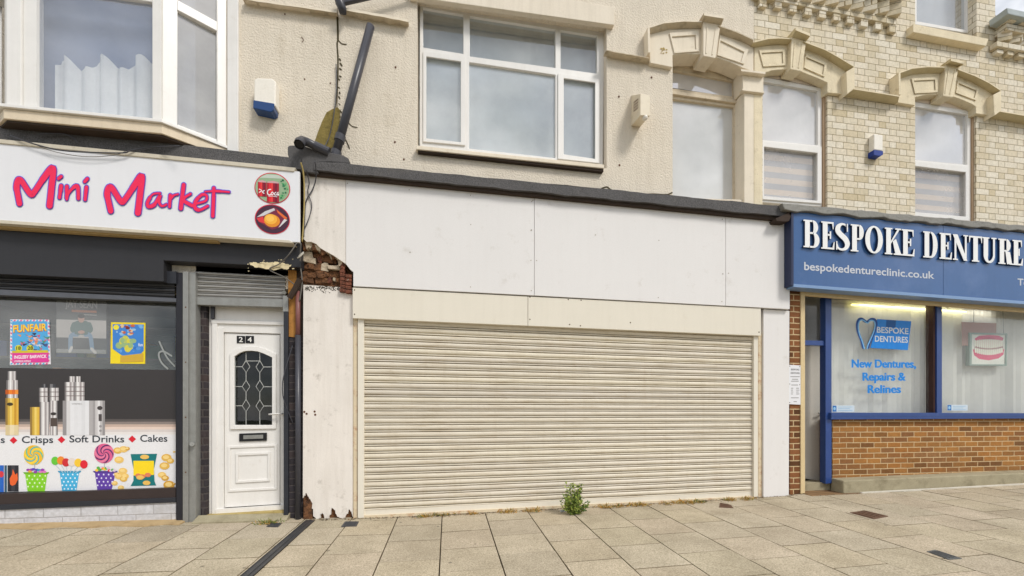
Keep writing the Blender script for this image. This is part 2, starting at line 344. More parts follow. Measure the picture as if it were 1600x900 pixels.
def ribbon(mb, pts, r, Y, m, dy=.0004, smooth=True, n=5):
    """flat pen stroke in the plane Y, measured coordinates"""
    if smooth: pts = smoothpath(pts, n)
    N = len(pts); Ls, Rs = [], []
    for i, p in enumerate(pts):
        a = pts[max(i - 1, 0)]; b = pts[min(i + 1, N - 1)]
        dx, dy_ = b[0] - a[0], b[1] - a[1]; l = math.hypot(dx, dy_) or 1; rr = r[min(int(i / N * len(r)), len(r) - 1)] if isinstance(r, (list, tuple)) else r
        nx, ny = -dy_ / l * rr, dx / l * rr; yy = Y - dy * i / N
        Ls.append(P(p[0] + nx, p[1] + ny, yy)); Rs.append(P(p[0] - nx, p[1] - ny, yy))
    for i in range(N - 1): mb.face([Ls[i], Ls[i + 1], Rs[i + 1], Rs[i]], m)
    for e, q in ((0, 1), (N - 1, N - 2)):
        p = pts[e]; rr = (r if not isinstance(r, (list, tuple)) else r[0 if e == 0 else -1])
        a0 = math.atan2(p[1] - pts[q][1], p[0] - pts[q][0])
        mb.face([P(p[0] + rr * math.cos(a0 + t), p[1] + rr * math.sin(a0 + t), Y - dy * e / N) for t in [math.pi * (k / 8 - .5) for k in range(9)]], m)
def ell(cx, cy, rx, ry=None, n=24, a0=0, a1=360):
    ry = ry or rx; full = abs(a1 - a0) >= 360
    return [(cx + rx * math.cos(math.radians(a0 + (a1 - a0) * k / (n if full else n - 1))), cy + ry * math.sin(math.radians(a0 + (a1 - a0) * k / (n if full else n - 1)))) for k in range(n)]
def sheet(mb, poly, Y, m): mb.face([P(x, y, Y) for x, y in poly], m)
_tx = {}
def textpolys(body, bold=0.0):
    k = (body, bold)
    if k in _tx: return _tx[k]
    cu = bpy.data.curves.new('lettering', 'FONT'); cu.body = body; cu.offset = bold; cu.resolution_u = 4
    o = bpy.data.objects.new('lettering', cu); C.objects.link(o)
    ev = o.evaluated_get(bpy.context.evaluated_depsgraph_get()); me = ev.to_mesh()
    r = ([(v.co.x, v.co.y) for v in me.vertices], [tuple(p.vertices) for p in me.polygons]); ev.to_mesh_clear()
    bpy.data.objects.remove(o); bpy.data.curves.remove(cu); _tx[k] = r; return r
def text(mb, body, a, b, h, Y, m, bold=.0, h1=None):
    """lettering from a to b along its baseline, capital height h"""
    vs, fs = textpolys(body, bold)
    if not vs: return
    x0 = min(v[0] for v in vs); x1 = max(v[0] for v in vs); cap = max(v[1] for v in textpolys('H', bold)[0])
    q = []
    for x, y in vs:
        t = (x - x0) / (x1 - x0); hh = lerp(h, h1 or h, t)
        q.append(P(lerp(a[0], b[0], t), lerp(a[1], b[1], t) - y / cap * hh, Y))
    for f in fs: mb.face([q[i] for i in f], m)

# ------------------------------------------------------------------ ground: pavement, kerb, road
def slab_material():
    t = NT('concrete paving slabs')
    at = t.n('ShaderNodeAttribute'); at.attribute_name = 'tint'
    col = t.mix(1, S(195, 182, 160, .86), at.outputs['Color'], 'MULTIPLY')
    col = t.mix(1, col, t.ramp(t.noise(2.0, 7, rough=.65), .3, .72, (.78, .77, .74, 1), (1.12, 1.12, 1.12, 1)), 'MULTIPLY')
    col = t.mix(1, col, t.ramp(t.noise(85, 3, rough=.85), .32, .68, (.56, .55, .51, 1), (1.38, 1.38, 1.38, 1)), 'MULTIPLY')
    vo = t.n('ShaderNodeTexVoronoi'); vo.inputs['Scale'].default_value = 4.2; t.l(t.pos, vo.inputs['Vector'])
    gum = t.ramp(vo.outputs['Distance'], .055, .075, (1, 1, 1, 1), (0, 0, 0, 1))
    wn = t.n('ShaderNodeTexWhiteNoise'); t.l(vo.outputs['Position'], wn.inputs['Vector'])
    gum = t.math('MULTIPLY', gum, t.math('GREATER_THAN', wn.outputs['Value'], .6))
    col = t.mix(t.math('MULTIPLY', gum, .62), col, S(96, 90, 78, .7))
    col = t.mix(t.math('MULTIPLY', t.ramp(t.noise(.9, 8, rough=.7), .55, .75), .3), col, S(132, 116, 84, .6))
    t.l(col, t.b.inputs['Base Color']); t.b.inputs['Roughness'].default_value = .88; t.b.inputs['Specular IOR Level'].default_value = .2
    t.bump(t.noise(150, 5), .35, .003); return t.m
m_slab = slab_material()
m_joint = M('sand filled joints', S(92, 78, 58, .6), .95, .2, 6)
def build_pavement():
    me = bpy.data.meshes.new('pavement'); v = []; f = []; mi = []; tint = []
    def quad(pts, k, c): i = len(v); v.extend(pts); f.append((i, i + 1, i + 2, i + 3)); mi.append(k); tint.append(c)
    wx, wy, gap = .4925, .4885, .0055
    xs = [-.066 + wx * k for k in range(-26, 32)]
    for ci, (a, b) in enumerate(zip(xs, xs[1:])):
        off = -.187 if ci % 2 == 0 else -.41
        ys = [.45] + [off - wy * k for k in range(-1, 13)]
        ys = [y for y in ys if y > -6.2]; ys.append(-6.2); ys.sort(reverse=True)
        for y1, y0 in zip(ys, ys[1:]):
            g = random.gauss(1, .03) * (.9 if random.random() < .05 else 1); c = (g * random.uniform(.985, 1.015), g, g * random.uniform(.97, 1.02), 1)
            dz = random.uniform(-.0015, .0015); ta = random.uniform(-.001, .001); tb = random.uniform(-.001, .001)
            q = [(a + gap, y0 + gap), (b - gap, y0 + gap), (b - gap, y1 - gap), (a + gap, y1 - gap)]
            top = [(x, y, gz(x, y) + dz + (ta if i in (0, 3) else -ta) + (tb if i < 2 else -tb)) for i, (x, y) in enumerate(q)]
            bot = [(x, y, z - .016) for x, y, z in top]
            quad(top, 0, c)
            for i in range(4): j = (i + 1) % 4; quad([top[i], bot[i], bot[j], top[j]], 0, (.7, .68, .62, 1))
    for a, b in zip(xs, xs[1:]):
        quad([(a, -6.2, gz(a, -6.2) - .012), (b, -6.2, gz(b, -6.2) - .012), (b, .45, gz(b, .45) - .012), (a, .45, gz(a, .45) - .012)], 1, (1, 1, 1, 1))
    me.from_pydata(v, [], f); me.materials.append(m_slab); me.materials.append(m_joint); me.polygons.foreach_set('material_index', mi)
    ca = me.color_attributes.new('tint', 'FLOAT_COLOR', 'CORNER')
    k = 0
    for p, c in zip(me.polygons, tint):
        for li in p.loop_indices: ca.data[li].color = c
    o = bpy.data.objects.new('pavement', me); C.objects.link(o); o['kind'] = 'structure'
build_pavement()
m_kerb = M('concrete kerb', S(170, 164, 152, .65), .9, .1, 5, .3)
m_asph = M('asphalt road', (.055, .055, .057), .85, .15, 3, .5, 160, .006)
m_grass = M('distant ground', (.07, .085, .045), .95, .2, .3)
mb = MB(); mr = MB(); mgd = MB()
xs = [-40, -20, -10, -4.37, -1.55, 1.44, 3.94, 5.5, 8.3, 14, 40]
for a, b in zip(xs, xs[1:]):
    za, zb = gz(a, -6.2), gz(b, -6.2)
    mb.hexa([(a, -6.34, za), (b, -6.34, zb), (b, -6.204, zb), (a, -6.204, za)], [(a, -6.34, za - .3), (b, -6.34, zb - .3), (b, -6.204, zb - .3), (a, -6.204, za - .3)], m_kerb)
    mr.face([(a, -14, za - .14), (b, -14, zb - .14), (b, -6.338, za * 0 + zb - .12), (a, -6.338, za - .12)], m_asph)
mb.build('kerb', kind='structure'); mr.build('road', kind='structure')
mgd.face([(-600, -600, -.9), (600, -600, -.9), (600, 600, -.9), (-600, 600, -.9)], m_grass); mgd.build('ground', kind='structure')

# concrete strip at the foot of the market front, tiled entrance and white edging by the clinic
mb = MB(); N = 24
for i in range(N):
    xa, xb = lerp(-6.4, -2.72, i / N), lerp(-6.4, -2.72, (i + 1) / N)
    wa, wb = (.17 + .03 * math.sin(i * 2.1), .17 + .03 * math.sin((i + 1) * 2.1))
    mb.hexa([(xa, .02, gz(xa) + .03), (xb, .02, gz(xb) + .03), (xb, -wb, gz(xb, -wb) + .006), (xa, -wa, gz(xa, -wa) + .006)],
            [(xa, .02, gz(xa) - .1), (xb, .02, gz(xb) - .1), (xb, -wb, gz(xb, -wb) - .1), (xa, -wa, gz(xa, -wa) - .1)], M('sandy mortar fillet', S(200, 172, 128, .75), .95, .15, 7, .6, 60, .008, dirt=S(130, 104, 70, .7), damt=.6, dscale=8, dlo=.5))
mb.build('concrete_fillet', kind='structure')
m_paver = brick('entrance brick pavers', [S(150, 118, 84, .7), S(170, 136, 98, .7), S(138, 108, 80, .7)], S(92, 74, 54, .6), .21, 0, .3, .02)
ga, gb = G(1254, 776), G(1346, 771)
mb = MB()
def gpt(x, y, h): return (x, y, gz(x, y) + h)
mb.hexa([gpt(4.66, ga.y, .005), gpt(gb.x, gb.y, .005), gpt(5.18, .4, .005), gpt(4.66, .4, .005)], [gpt(4.66, ga.y, -.05), gpt(gb.x, gb.y, -.05), gpt(5.18, .4, -.05), gpt(4.66, .4, -.05)], m_paver)
mb.build('entrance_paving', kind='structure')
mb = MB(); m_wline = M('white edging strip', S(226, 220, 206, .8), .8, .1, 8, .2, dirt=S(150, 140, 120, .7), damt=.5, dscale=9)
q0, q1 = G(1345, 770.5), G(1600, 757)
for i in range(10):
    a = q0.lerp(q1, i / 10 * 1.25); b = q0.lerp(q1, (i + 1) / 10 * 1.25)
    mb.hexa([gpt(a.x, a.y - .02, .012), gpt(b.x, b.y - .02, .012), gpt(b.x, b.y + .02, .012), gpt(a.x, a.y + .02, .012)],
            [gpt(a.x, a.y - .02, -.03), gpt(b.x, b.y - .02, -.03), gpt(b.x, b.y + .02, -.03), gpt(a.x, a.y + .02, -.03)], m_wline)
mb.build('edging_strip', kind='structure')

# ------------------------------------------------------------------ building shells
XL, X1, X2, XR = -6.5, P(528, 300).x, P(1178, 300).x, 10.6
def shell(root, x0, x1, ztop, m, floor_z=2.75):
    MB().box(x0, x1, 5.9, 6.1, -.5, ztop, m_render).build('rear_wall', root)
    for a, b in ((x0, x0 + .1), (x1 - .1, x1)): MB().box(a, b, .32, 5.9, -.5, ztop, m).build('side_wall', root)
    MB().box(x0 + .1, x1 - .1, .32, 5.9, floor_z, floor_z + .2, m).build('upper_floor', root)
    MB().box(x0 + .1, x1 - .1, .32, 5.9, -.3, .02, m).build('ground_floor', root)
    rb = MB(); zr = ztop + 1.6
    rb.hexa([(x0, .34, ztop + .05), (x1, .34, ztop + .05), (x1, 3, zr), (x0, 3, zr)], [(x0, .34, ztop - .05), (x1, .34, ztop - .05), (x1, 3, zr - .1), (x0, 3, zr - .1)], m_slate)
    rb.hexa([(x0, 3, zr), (x1, 3, zr), (x1, 6.1, ztop + .05), (x0, 6.1, ztop + .05)], [(x0, 3, zr - .1), (x1, 3, zr - .1), (x1, 6.1, ztop - .05), (x0, 6.1, ztop - .05)], m_slate)
    rb.build('roof', root)
market = thing('shop_building', 'cream rendered terraced building with a white bay window above the mini market', 'building', (-3.9, .3, 0))
vacant = thing('shop_building', 'empty shop with a closed cream roller shutter and blank white fascia, in the middle', 'building', (1.4, .3, 0))
clinic = thing('shop_building', 'pale buff brick building with stone arches above the blue denture shop', 'building', (7, .3, 0))
shell(market, XL, X1 - .004, 7.0, m_innerdark)
shell(vacant, X1 + .004, X2 - .004, 7.0, m_inner)
shell(clinic, X2 + .004, XR, 7.0, m_innerlight, 3.0)

# ================================================================== MIDDLE: the vacant shop
ctop = L2((480, 250), (1232, 323))
WX0, WX1 = 652, 948
wt = L2((652, -5), (947, 39)); wb = L2((652, 233), (948, 263))
win_hole = [(WX0, wt(WX0)), (WX1, wt(WX1)), (WX1, wb(WX1)), (WX0, wb(WX0))]
arch_in = [(1051, 86), (1070, 84), (1098, 84.5), (1118, 89), (1140, 96.5), (1161, 106)]
aw_hole = [(1051, 84)] + arch_in[1:-1] + [(1161, 106), (1163, 112), (1163, 312), (1051, 309)]
MB().plate([(528, -260), (1178, -190), (1178, 330), (1178, 776), (480, 812), (480, 330), (528, 330)], 0, .3, m_render, [win_hole, aw_hole]).build('wall', vacant)
# crack and weathered joint along the party line
mb = MB(); m_crack = M('dark crack', S(74, 66, 44), .95, .3, 20)
pts = [(527, 24), (528, 60), (526.5, 68), (528, 90), (527.5, 130), (525, 168)]
ribbon(mb, pts, [1.5, 1.0, 1.2, .8], -.004, m_crack); ribbon(mb, [(528, 62), (534, 68), (541, 69)], .8, -.004, m_crack)
for k in range(11):
    y = 92 + k * 8.5 + random.uniform(-4, 4); x = 530.5 + random.uniform(-1.5, 2)
    ribbon(mb, [(x - 1, y), (x + random.uniform(-.5, 2), y + random.uniform(1, 4))], random.uniform(.4, 1.2), -.004, m_crack)
ribbon(mb, [(543, 190), (550, 197), (558, 199)], .6, -.004, m_crack); ribbon(mb, [(535, 210), (542, 222), (546, 232)], .8, -.004, m_crack)
for q in ([(937, 296), (948, 292), (956, 297), (975, 299), (1000, 304)], [(1000, 304), (1020, 303), (1041, 304), (1050, 301)]): ribbon(mb, q, 1.0, -.004, m_crack)
mb.build('wall_crack', vacant)
mb = MB(); m_hole = M('rusty fixing hole', S(92, 56, 34), .9, .2, 30)
for x, y in ((618, 105), (617, 222), (967, 151), (968, 258), (1018, 121), (631, 249)): sheet(mb, ell(x, y, 1.5, 1.7, 10), -.003, m_hole)
mb.build('fixing_hole', vacant)
# lintel over the big window
lt = L2((652, -4), (960, 39))
pl([(640, -60), (895, 0), (960, 11), (960, 39), (652, -4), (640, -6)], -.06, .0, m_render2, 'lintel', vacant, bevel=.006)
# window
win = MB().plate([(656, 4), (944, 50), (942, 259), (656, 228)], .10, .17, m_upvc, [
    [(661, 12), (724, 23), (724, 84), (661, 74)], [(734, 25), (868, 46), (868, 106), (734, 88)], [(876, 47), (933, 56), (933, 115), (876, 107)],
    [(663, 85), (722, 94), (722, 224), (663, 218)], [(733, 97), (868, 117), (868, 247), (733, 232)], [(878, 119), (933, 127), (933, 251), (878, 244)]]).build('window', vacant, bevel=.004)
def pane(poly, y, m, parent, name='pane'): return pl(poly, y, y + .006, m, name, parent)
for q, m in (([(660, 11), (725, 22), (725, 85), (660, 75)], m_glassup2), ([(733, 24), (869, 45), (869, 107), (733, 89)], m_glassup2), ([(875, 46), (934, 55), (934, 116), (875, 108)], m_glassup2),
             ([(664, 85), (722, 94), (722, 224), (664, 218)], m_glassup), ([(732, 96), (869, 116), (869, 248), (732, 233)], m_glassup), ([(878, 119), (933, 127), (933, 251), (878, 244)], m_glassup)):
    pane(q, .13, m, win)
for o_, i_ in (([(661, 79), (727, 88), (727, 227), (661, 221)], [(666, 88), (720, 96), (720, 222), (666, 216)]), ([(872, 114), (937, 123), (937, 255), (872, 248)], [(881, 122), (930, 129), (930, 248), (881, 241)])):
    pl(o_, .082, .10 - .002, m_upvc, 'sash', win, [i_], bevel=.004)
pl([(650, 227), (944, 257), (944, 263), (650, 233)], -.07, .10, m_stonepaint, 'sill', win, bevel=.006)
pl([(653, 232.6), (943, 262.6), (943, 268), (653, 237)], -.052, -.001, m_timberdk, 'sill_underside', win)
# soft wall strip behind the panes (net curtains)
nb = MB(); nb.open = True
xa, xb, za, zb = P(650, 300, .3).x, P(960, 300, .3).x, P(700, 232, .3).z, P(700, 60, .3).z
for i in range(60):
    x = lerp(xa, xb, i / 60); x2 = lerp(xa, xb, (i + 1) / 60); f0 = .34 + .012 * math.sin(i * .9 + math.sin(i * .37) * 2); f1 = .34 + .012 * math.sin((i + 1) * .9 + math.sin((i + 1) * .37) * 2)
    nb.face([(x, f0, za - .1), (x2, f1, za - .1), (x2, f1, zb + .55), (x, f0, zb + .55)], m_curtain)
tag(nb.build('net_curtain', smooth=True), 'pale gathered curtain behind the wide six pane upstairs window', 'curtain')
# arched sash window
aw = MB().plate([(1040, 98), (1046, 98), (1153, 116), (1156, 322), (1040, 312)], .15, .2, m_oldwood, [
    [(1044, 109), (1146, 127), (1146, 151), (1044, 137)], [(1042, 153), (1147, 167), (1147, 314), (1042, 309)]]).build('sash_window', vacant, bevel=.004)
pane([(1043, 108), (1147, 126), (1147, 152), (1043, 136)], .18, m_glassbright, aw); pane([(1041, 152), (1148, 166), (1148, 315), (1041, 308)], .185, m_glassfrost, aw)
pl([(1040, 140), (1152, 156), (1152, 161), (1040, 145)], .12, .15, m_oldwood, 'transom', aw, bevel=.004)
pl([(1046, 82), (1098, 84), (1165, 104), (1165, 119), (1046, 101)], .14, .149, m_oldwood, 'head_board', aw)
pl([(1044, 306), (1170, 317), (1170, 322), (1044, 312)], -.03, .15, m_stonepaint, 'sill', aw)
# painted stone arch
arch = MB().plate([(1016, 98), (1014, 54), (1045, 46), (1094, 45), (1126, 54), (1159, 65), (1177.5, 74), (1177.5, 112), (1161, 106), (1140, 96.5), (1118, 89), (1098, 84.5), (1070, 84), (1051, 86), (1051, 105)], -.05, .14, m_stonepaint).build('window_arch', vacant, bevel=.005)
MB().cove([(1012, 43), (1037, 35), (1069, 32), (1097, 33)], [(1014, 54), (1045, 46), (1070, 44.5), (1096, 45)], -.12, -.05, m_stonecoveg, mlip=m_stonepaint).build('hood_mould', arch)
MB().cove([(1122, 39), (1151, 49), (1177, 61)], [(1122, 53), (1159, 65), (1177, 74)], -.12, -.05, m_stonecoveg).build('hood_mould', arch)
pl([(1012, 43), (1015.5, 43), (1016, 82), (1013, 82)], -.119, -.001, m_stonepaint, 'hood_return', arch, bevel=.003)
def keystone(cap, body, parent, m, mc, yb=.11):
    k = MB().plate(body, -.11, yb, m).build('keystone', parent, bevel=.006)
    (a, b, c_, d) = cap
    MB().cove([a, b], [d, c_], -.18, -.112, mc, lip=4, yback=-.02, mlip=m).build('keystone_cap', k)
    cx = [lerp(body[0][0], body[3][0], t) for t in (.15, .85)]
    for fx in (.25, .75):
        t0 = (lerp(body[0][0], body[1][0], fx), lerp(body[0][1], body[1][1], fx) + 5); t1 = (lerp(body[3][0], body[2][0], fx), lerp(body[3][1], body[2][1], fx) - 5)
        pl([(t0[0] - .8, t0[1]), (t0[0] + .8, t0[1]), (t1[0] + .8, t1[1]), (t1[0] - .8, t1[1])], -.117, -.111, m, 'keystone_bead', k)
keystone([(1100, 20), (1131, 25), (1127, 39), (1099, 34)], [(1099, 33), (1126, 38), (1118, 91), (1099, 87)], arch, m_stonepaint, m_stonecoveg)
def panelring(o_, i_, parent, m, y=-.064):
    pl(o_, y, -.052, m, 'panel_moulding', parent, [i_], bevel=.003)
panelring([(1046, 51), (1092, 48), (1093, 80), (1054, 83)], [(1050, 57), (1087, 54.5), (1088, 77), (1056, 79)], arch, m_stonepaint)
panelring([(1125, 55), (1170, 77), (1163, 100), (1121, 86)], [(1126, 63), (1163, 81), (1158, 97), (1123, 82)], arch, m_stonepaint)
mb = MB(); m_flake = M('flaked paint patch', S(176, 152, 92), .95, .25, 40)
for k in range(12): sheet(mb, ell(1038 + random.uniform(-5, 5), 79 + random.uniform(-4, 4), random.uniform(.8, 1.9), random.uniform(.7, 1.6), 7), -.0525 - k * .0002, m_flake)
mb.build('flaked_patch', arch)
# pilaster between the arched windows: half painted, half bare stone
pil = MB().plate([(1163, 143), (1178, 146), (1178, 322), (1163, 320)], -.03, .16, m_stonepaint).build('window_pilaster', vacant, bevel=.004)
pl([(1178.3, 146), (1191, 148), (1191, 323), (1178.3, 322)], -.031, .16, m_stone, 'bare_stone', pil, bevel=.003)
pl([(1160, 108), (1193, 113), (1193, 146), (1161, 141)], -.034, .14, m_stonepaint, 'neck', pil, bevel=.003)
MB().cove([(1158, 108), (1196, 112.5)], [(1163, 117), (1192, 121)], -.09, -.036, m_stonepaint, lip=3).build('impost', pil)
MB().cove([(1160, 139), (1194, 143)], [(1163, 145), (1192, 149)], -.065, -.03, m_stonepaint, lip=2).build('necking', pil)
# broken string courses
def ragged(p, q, th, n=9, amp=1.6):
    t = [(lerp(p[0], q[0], k / n), lerp(p[1], q[1], k / n) + random.uniform(-.5, .5)) for k in range(n + 1)]
    b = [(lerp(p[0], q[0], k / n), lerp(p[1], q[1], k / n) + th + random.uniform(-amp, amp)) for k in range(n + 1)]
    return t, b
a, b = ragged((947, 78), (1014, 90), 7, 12); MB().cove(a, b, -.09, -.02, m_stonecoveg, lip=1).build('string_course', vacant)
a, b = ragged((530, 10), (638, 30), 9, 14); MB().cove(a, b, -.08, -.03, m_stonecoveg, lip=4, mlip=m_stonepaint).build('string_course', vacant)

# felt capping above the fascia
def wav(p, q, n=60, amp=.5, seed=1):
    r = random.Random(seed); return [(lerp(p[0], q[0], k / n), lerp(p[1], q[1], k / n) + r.gauss(0, amp) * .5 + amp * math.sin(k * .9 + seed)) for k in range(n + 1)]
ct_, cb_ = wav((490, 251), (1231, 323), amp=.5), wav((490, 265.5), (1231, 338.5), amp=.6, seed=4)
cap = MB().plate(ct_ + cb_[::-1], -.21, .0, m_felt).build('parapet_capping', vacant)
pl([(482, 264), (1231, 337), (1231, 345.5), (482, 272)], -.175, -.002, m_timberdk, 'soffit_board', cap)
# fascia boards
ft = L2((480, 270), (1232, 344)); fb = L2((552, 446.5), (1234, 483))
mb_ = m_board
pl([(474, ft(474)), (540, ft(540)), (540, 412), (531, 406), (522, 399.5), (514, 395), (508, 392), (500, 387), (494, 381), (486, 377.5), (479, 378), (474, 373)], -.13, -.09, m_oldboard, 'fascia_board', vacant, label='dirty grey streaked fascia board with a broken lower edge')
pl([(540.5, ft(540)), (834.6, ft(835)), (834.6, fb(835)), (552, 447), (552, 425), (547, 421), (540.5, 412.5)], -.13, -.09, m_board, 'fascia_board', vacant, bevel=.002)
pl([(835.2, ft(835)), (1133.6, ft(1134)), (1133.6, fb(1134)), (835.2, fb(835))], -.13, -.09, m_board, 'fascia_board', vacant, bevel=.002)
pl([(1134.2, ft(1134)), (1234, ft(1234)), (1234, fb(1234)), (1134.2, fb(1134))], -.1305, -.09, m_board, 'fascia_board', vacant, bevel=.002)
mb = MB(); rs_ = random.Random(31); m_nail = M('painted nail head', S(170, 160, 146), .6, .1, 30)
for k in range(26):
    x = rs_.choice([544, 640, 736, 831, 839, 930, 1030, 1129, 1138, 1229]) + rs_.uniform(-1.5, 1.5); f_ = rs_.choice([.06, .35, .65, .95]); sheet(mb, ell(x, lerp(ft(x), fb(x), f_) + rs_.uniform(-1, 1), .9, .9, 8), -.1318, m_nail)
mb.build('nail_heads', vacant)
# timber ground behind the boards
MB().plate([(476, 280), (1233, 350), (1233, 482), (552, 446), (552, 400), (476, 360)], -.088, -.004, m_timberdk).build('batten', vacant)
# hole with exposed brick and rotten timber
brk = MB()
rr = random.Random(3)
sheet(brk, [(474, 376), (552, 400), (552, 450), (474, 444)], -.02, m_rot)
cols = [m_rot, m_rot, m_rot, m_redbrick, m_mortar, m_rot]
for r_ in range(6):
    y0 = 381 + r_ * 10.5 + rr.uniform(-2, 2); x = 474 + rr.uniform(-4, 0)
    while x < 532:
        wd = rr.uniform(5, 22); x1_ = min(x + wd, 533); ymin = 379 + max(0, (x - 490)) * .62
        if y0 + 9 > ymin:
            yt_ = max(y0, ymin); yf = -.035 - rr.uniform(0, .045)
            j = lambda: rr.uniform(-3, 3)
            brk.plate([(x + j(), yt_ + j()), ((x + x1_) / 2, yt_ + j()), (x1_ - .6 + j(), yt_ + j()), (x1_ - .6 + j(), y0 + 9.3 + j()), (x + j(), y0 + 9.3 + j())], yf, -.01, rr.choice(cols))
        x = x1_
exb = brk.build('exposed_brickwork', vacant, bevel=.004)
mb = MB()
for k in range(13):
    t = k / 12; x = lerp(476, 536, t); y = 380 + max(0, x - 490) * .62 + rr.uniform(-3, 3)
    mb.plate([(x - rr.uniform(3, 6), y - 3), (x + rr.uniform(2, 6), y - rr.uniform(1, 4)), (x + rr.uniform(2, 5), y + rr.uniform(3, 9)), (x - rr.uniform(0, 4), y + rr.uniform(3, 12))], -.085 - rr.uniform(0, .03), -.03, m_mortar if k % 3 else m_rot)
mb.build('loose_mortar', exb, bevel=.005)
mb = MB()
for i, y0 in enumerate(range(402, 456, 6)):
    mb.plate([(531 + rr.uniform(-1, 1), y0), (538.5, y0 + 1), (538.5, y0 + 6.2), (531 + rr.uniform(-1, 1), y0 + 5.5)], -.10 - rr.uniform(0, .012), -.03, m_redbrick)
    if y0 > 420: mb.plate([(539.5, y0 + 2), (549.5 + rr.uniform(-1, 1), y0 + 3), (549.5, y0 + 8), (539.5, y0 + 7.4)], -.10 - rr.uniform(0, .012), -.03, m_redbrick)
mb.build('brick_return', exb, bevel=.003)
# shutter cover
ct2, cb2 = L2((551, 449), (1189, 482)), L2((551, 497), (1189, 524.5))
cov = MB().plate([(551, ct2(551)), (824.6, ct2(825)), (824.6, cb2(825)), (551, cb2(551))], -.118, -.005, m_creambox).build('shutter_cover', vacant, bevel=.003)
cov2 = MB().plate([(825.2, ct2(825)), (1189, ct2(1189)), (1189, cb2(1189)), (825.2, cb2(825))], -.1183, -.005, m_creambox).build('shutter_cover', vacant, bevel=.003)
mb = MB(); m_screw = M('dark screw head', S(92, 76, 56), .6, .1, 30)
for x, y in ((554, 453), (554, 491), (828, 464), (828, 499), (890, 507), (907, 509), (888, 468), (908, 469), (985, 504), (1186, 519)):
    sheet(mb, ell(x, y, 1.1, 1.1, 8), -.1192, m_screw)
mb.build('screw_head', cov2)
# shutter curtain: curved laths
def shutter(name, tl, tr, br, bl, pitchpx, y, m, parent, nx=48, amp=.003, depth=.0172, smooth=True):
    A, B_, C_, D_ = P(*tl, y), P(*tr, y), P(*br, y), P(*bl, y)
    n = max(1, round((bl[1] - tl[1]) / pitchpx))
    prof = [(0, .016), (.01, -.004), (.06, -.011), (.16, -.0158), (.30, -.0176), (.45, -.0168), (.57, -.0125), (.655, -.005), (.665, .028), (.735, .028), (.745, -.012), (.80, -.0155), (.88, -.0155), (.925, -.012), (.935, .028), (.985, .028)]
    k_ = depth / .0172; rnd = random.Random(5)
    lean = [rnd.uniform(-.0022, .0022) for _ in range(n)]; v = []; f = []
    rows = []
    for i in range(n):
        for fr_, dy in prof: rows.append(((i + fr_) / n, dy * k_ + lean[i] * .4))
    for r_, dy in rows:
        for j in range(nx + 1):
            s = j / nx; p = A.lerp(B_, s).lerp(D_.lerp(C_, s), r_)
            wob = amp * (math.sin(s * 23 + r_ * 9) * .5 + math.sin(s * 51 - r_ * 40) * .3 + math.sin(s * 7 + r_ * 61) * .5)
            v.append(Vector((p.x, y + dy + wob, p.z)))
    for a in range(len(rows) - 1):
        for j in range(nx): q = a * (nx + 1) + j; f.append((q, q + 1, q + nx + 2, q + nx + 1))
    o = MB(); o.v = v; o.f = f; o.mi = [0] * len(f); o.mats = [m]; o.open = True
    ob = o.build(name, parent)
    ca = ob.data.color_attributes.new('tint', 'FLOAT_COLOR', 'CORNER'); tn = [rnd.gauss(1, .03) for _ in range(n + 1)]
    for p_ in ob.data.polygons:
        g_ = tn[min(n, (p_.index // nx) // len(prof))]
        for li in p_.loop_indices: ca.data[li].color = (g_, g_, g_ * (2 - g_) ** .3, 1)
    ob.data.flip_normals() if ob.data.polygons[0].normal.y > 0 else None
    return ob
sh = shutter('roller_shutter', (566, 487), (1181, 518), (1181, 768), (566, 798), 11.05, -.04, m_shut, vacant)
pl([(567, 797), (1180, 767), (1180, 776), (567, 808)], -.052, -.03, m_creambox, 'bottom_bar', sh, bevel=.004)
pl([(567, 806), (1180, 775), (1180, 778.5), (567, 810.5)], -.07, -.03, m_rust, 'bottom_angle', sh)
# guide rails
pl([(559, 495), (568.5, 496), (568.5, 809), (559, 810)], -.085, -.002, m_creambox, 'guide_rail', vacant, bevel=.003)
pl([(552, 496), (558.6, 496), (558.6, 810), (552, 811)], -.062, -.002, m_rust, 'rail_angle', vacant)
pl([(1178, 521), (1184.5, 521.5), (1184.5, 776), (1178, 777)], -.085, -.002, m_creambox, 'guide_rail', vacant, bevel=.003)
pl([(1185, 521), (1190.5, 521.5), (1190.5, 776.5), (1185, 777)], -.062, -.002, m_rust, 'rail_angle', vacant)
# pilaster panels
rng = random.Random(11)
bot = [(551, 808)]
for x, y in ((549, 799), (547, 796), (545, 797), (543, 803), (541, 806), (539, 809), (533, 810), (528, 808), (525, 803), (523, 797), (520, 794), (518, 797), (517, 804), (514, 809), (509, 810), (506, 804), (504, 801), (502, 803), (500, 809), (494, 810), (491, 806), (489, 795), (488, 786), (485, 780), (482, 776), (479, 771), (476, 774), (474, 777)):
    for k_ in range(3): bot.append((x + rng.uniform(-.7, .7) - k_ * .6, y + rng.uniform(-1.2, 1.2)))
pl([(474, 445), (551.5, 450)] + bot, -.065, -.02, m_oldboard, 'pilaster_panel', vacant, label='weathered white pilaster panel with a rotten brown foot')
MB().plate([(474, 740), (550, 740), (550, 810.5), (474, 813)], -.03, -.002, m_rot).build('pilaster_core', vacant)
mb = MB()
for i in range(7):
    x = rng.uniform(474, 486); mb.plate([(x, 780 + rng.uniform(-6, 6)), (x + 4, 782 + rng.uniform(-4, 4)), (x + 5, 811), (x - 1, 812)], -.05 - rng.uniform(0, .02), -.03, m_rot)
mb.build('rotten_timber', vacant, bevel=.004)
mb = MB(); m_mould = M('black mould', S(70, 64, 56), .95, .3, 30)
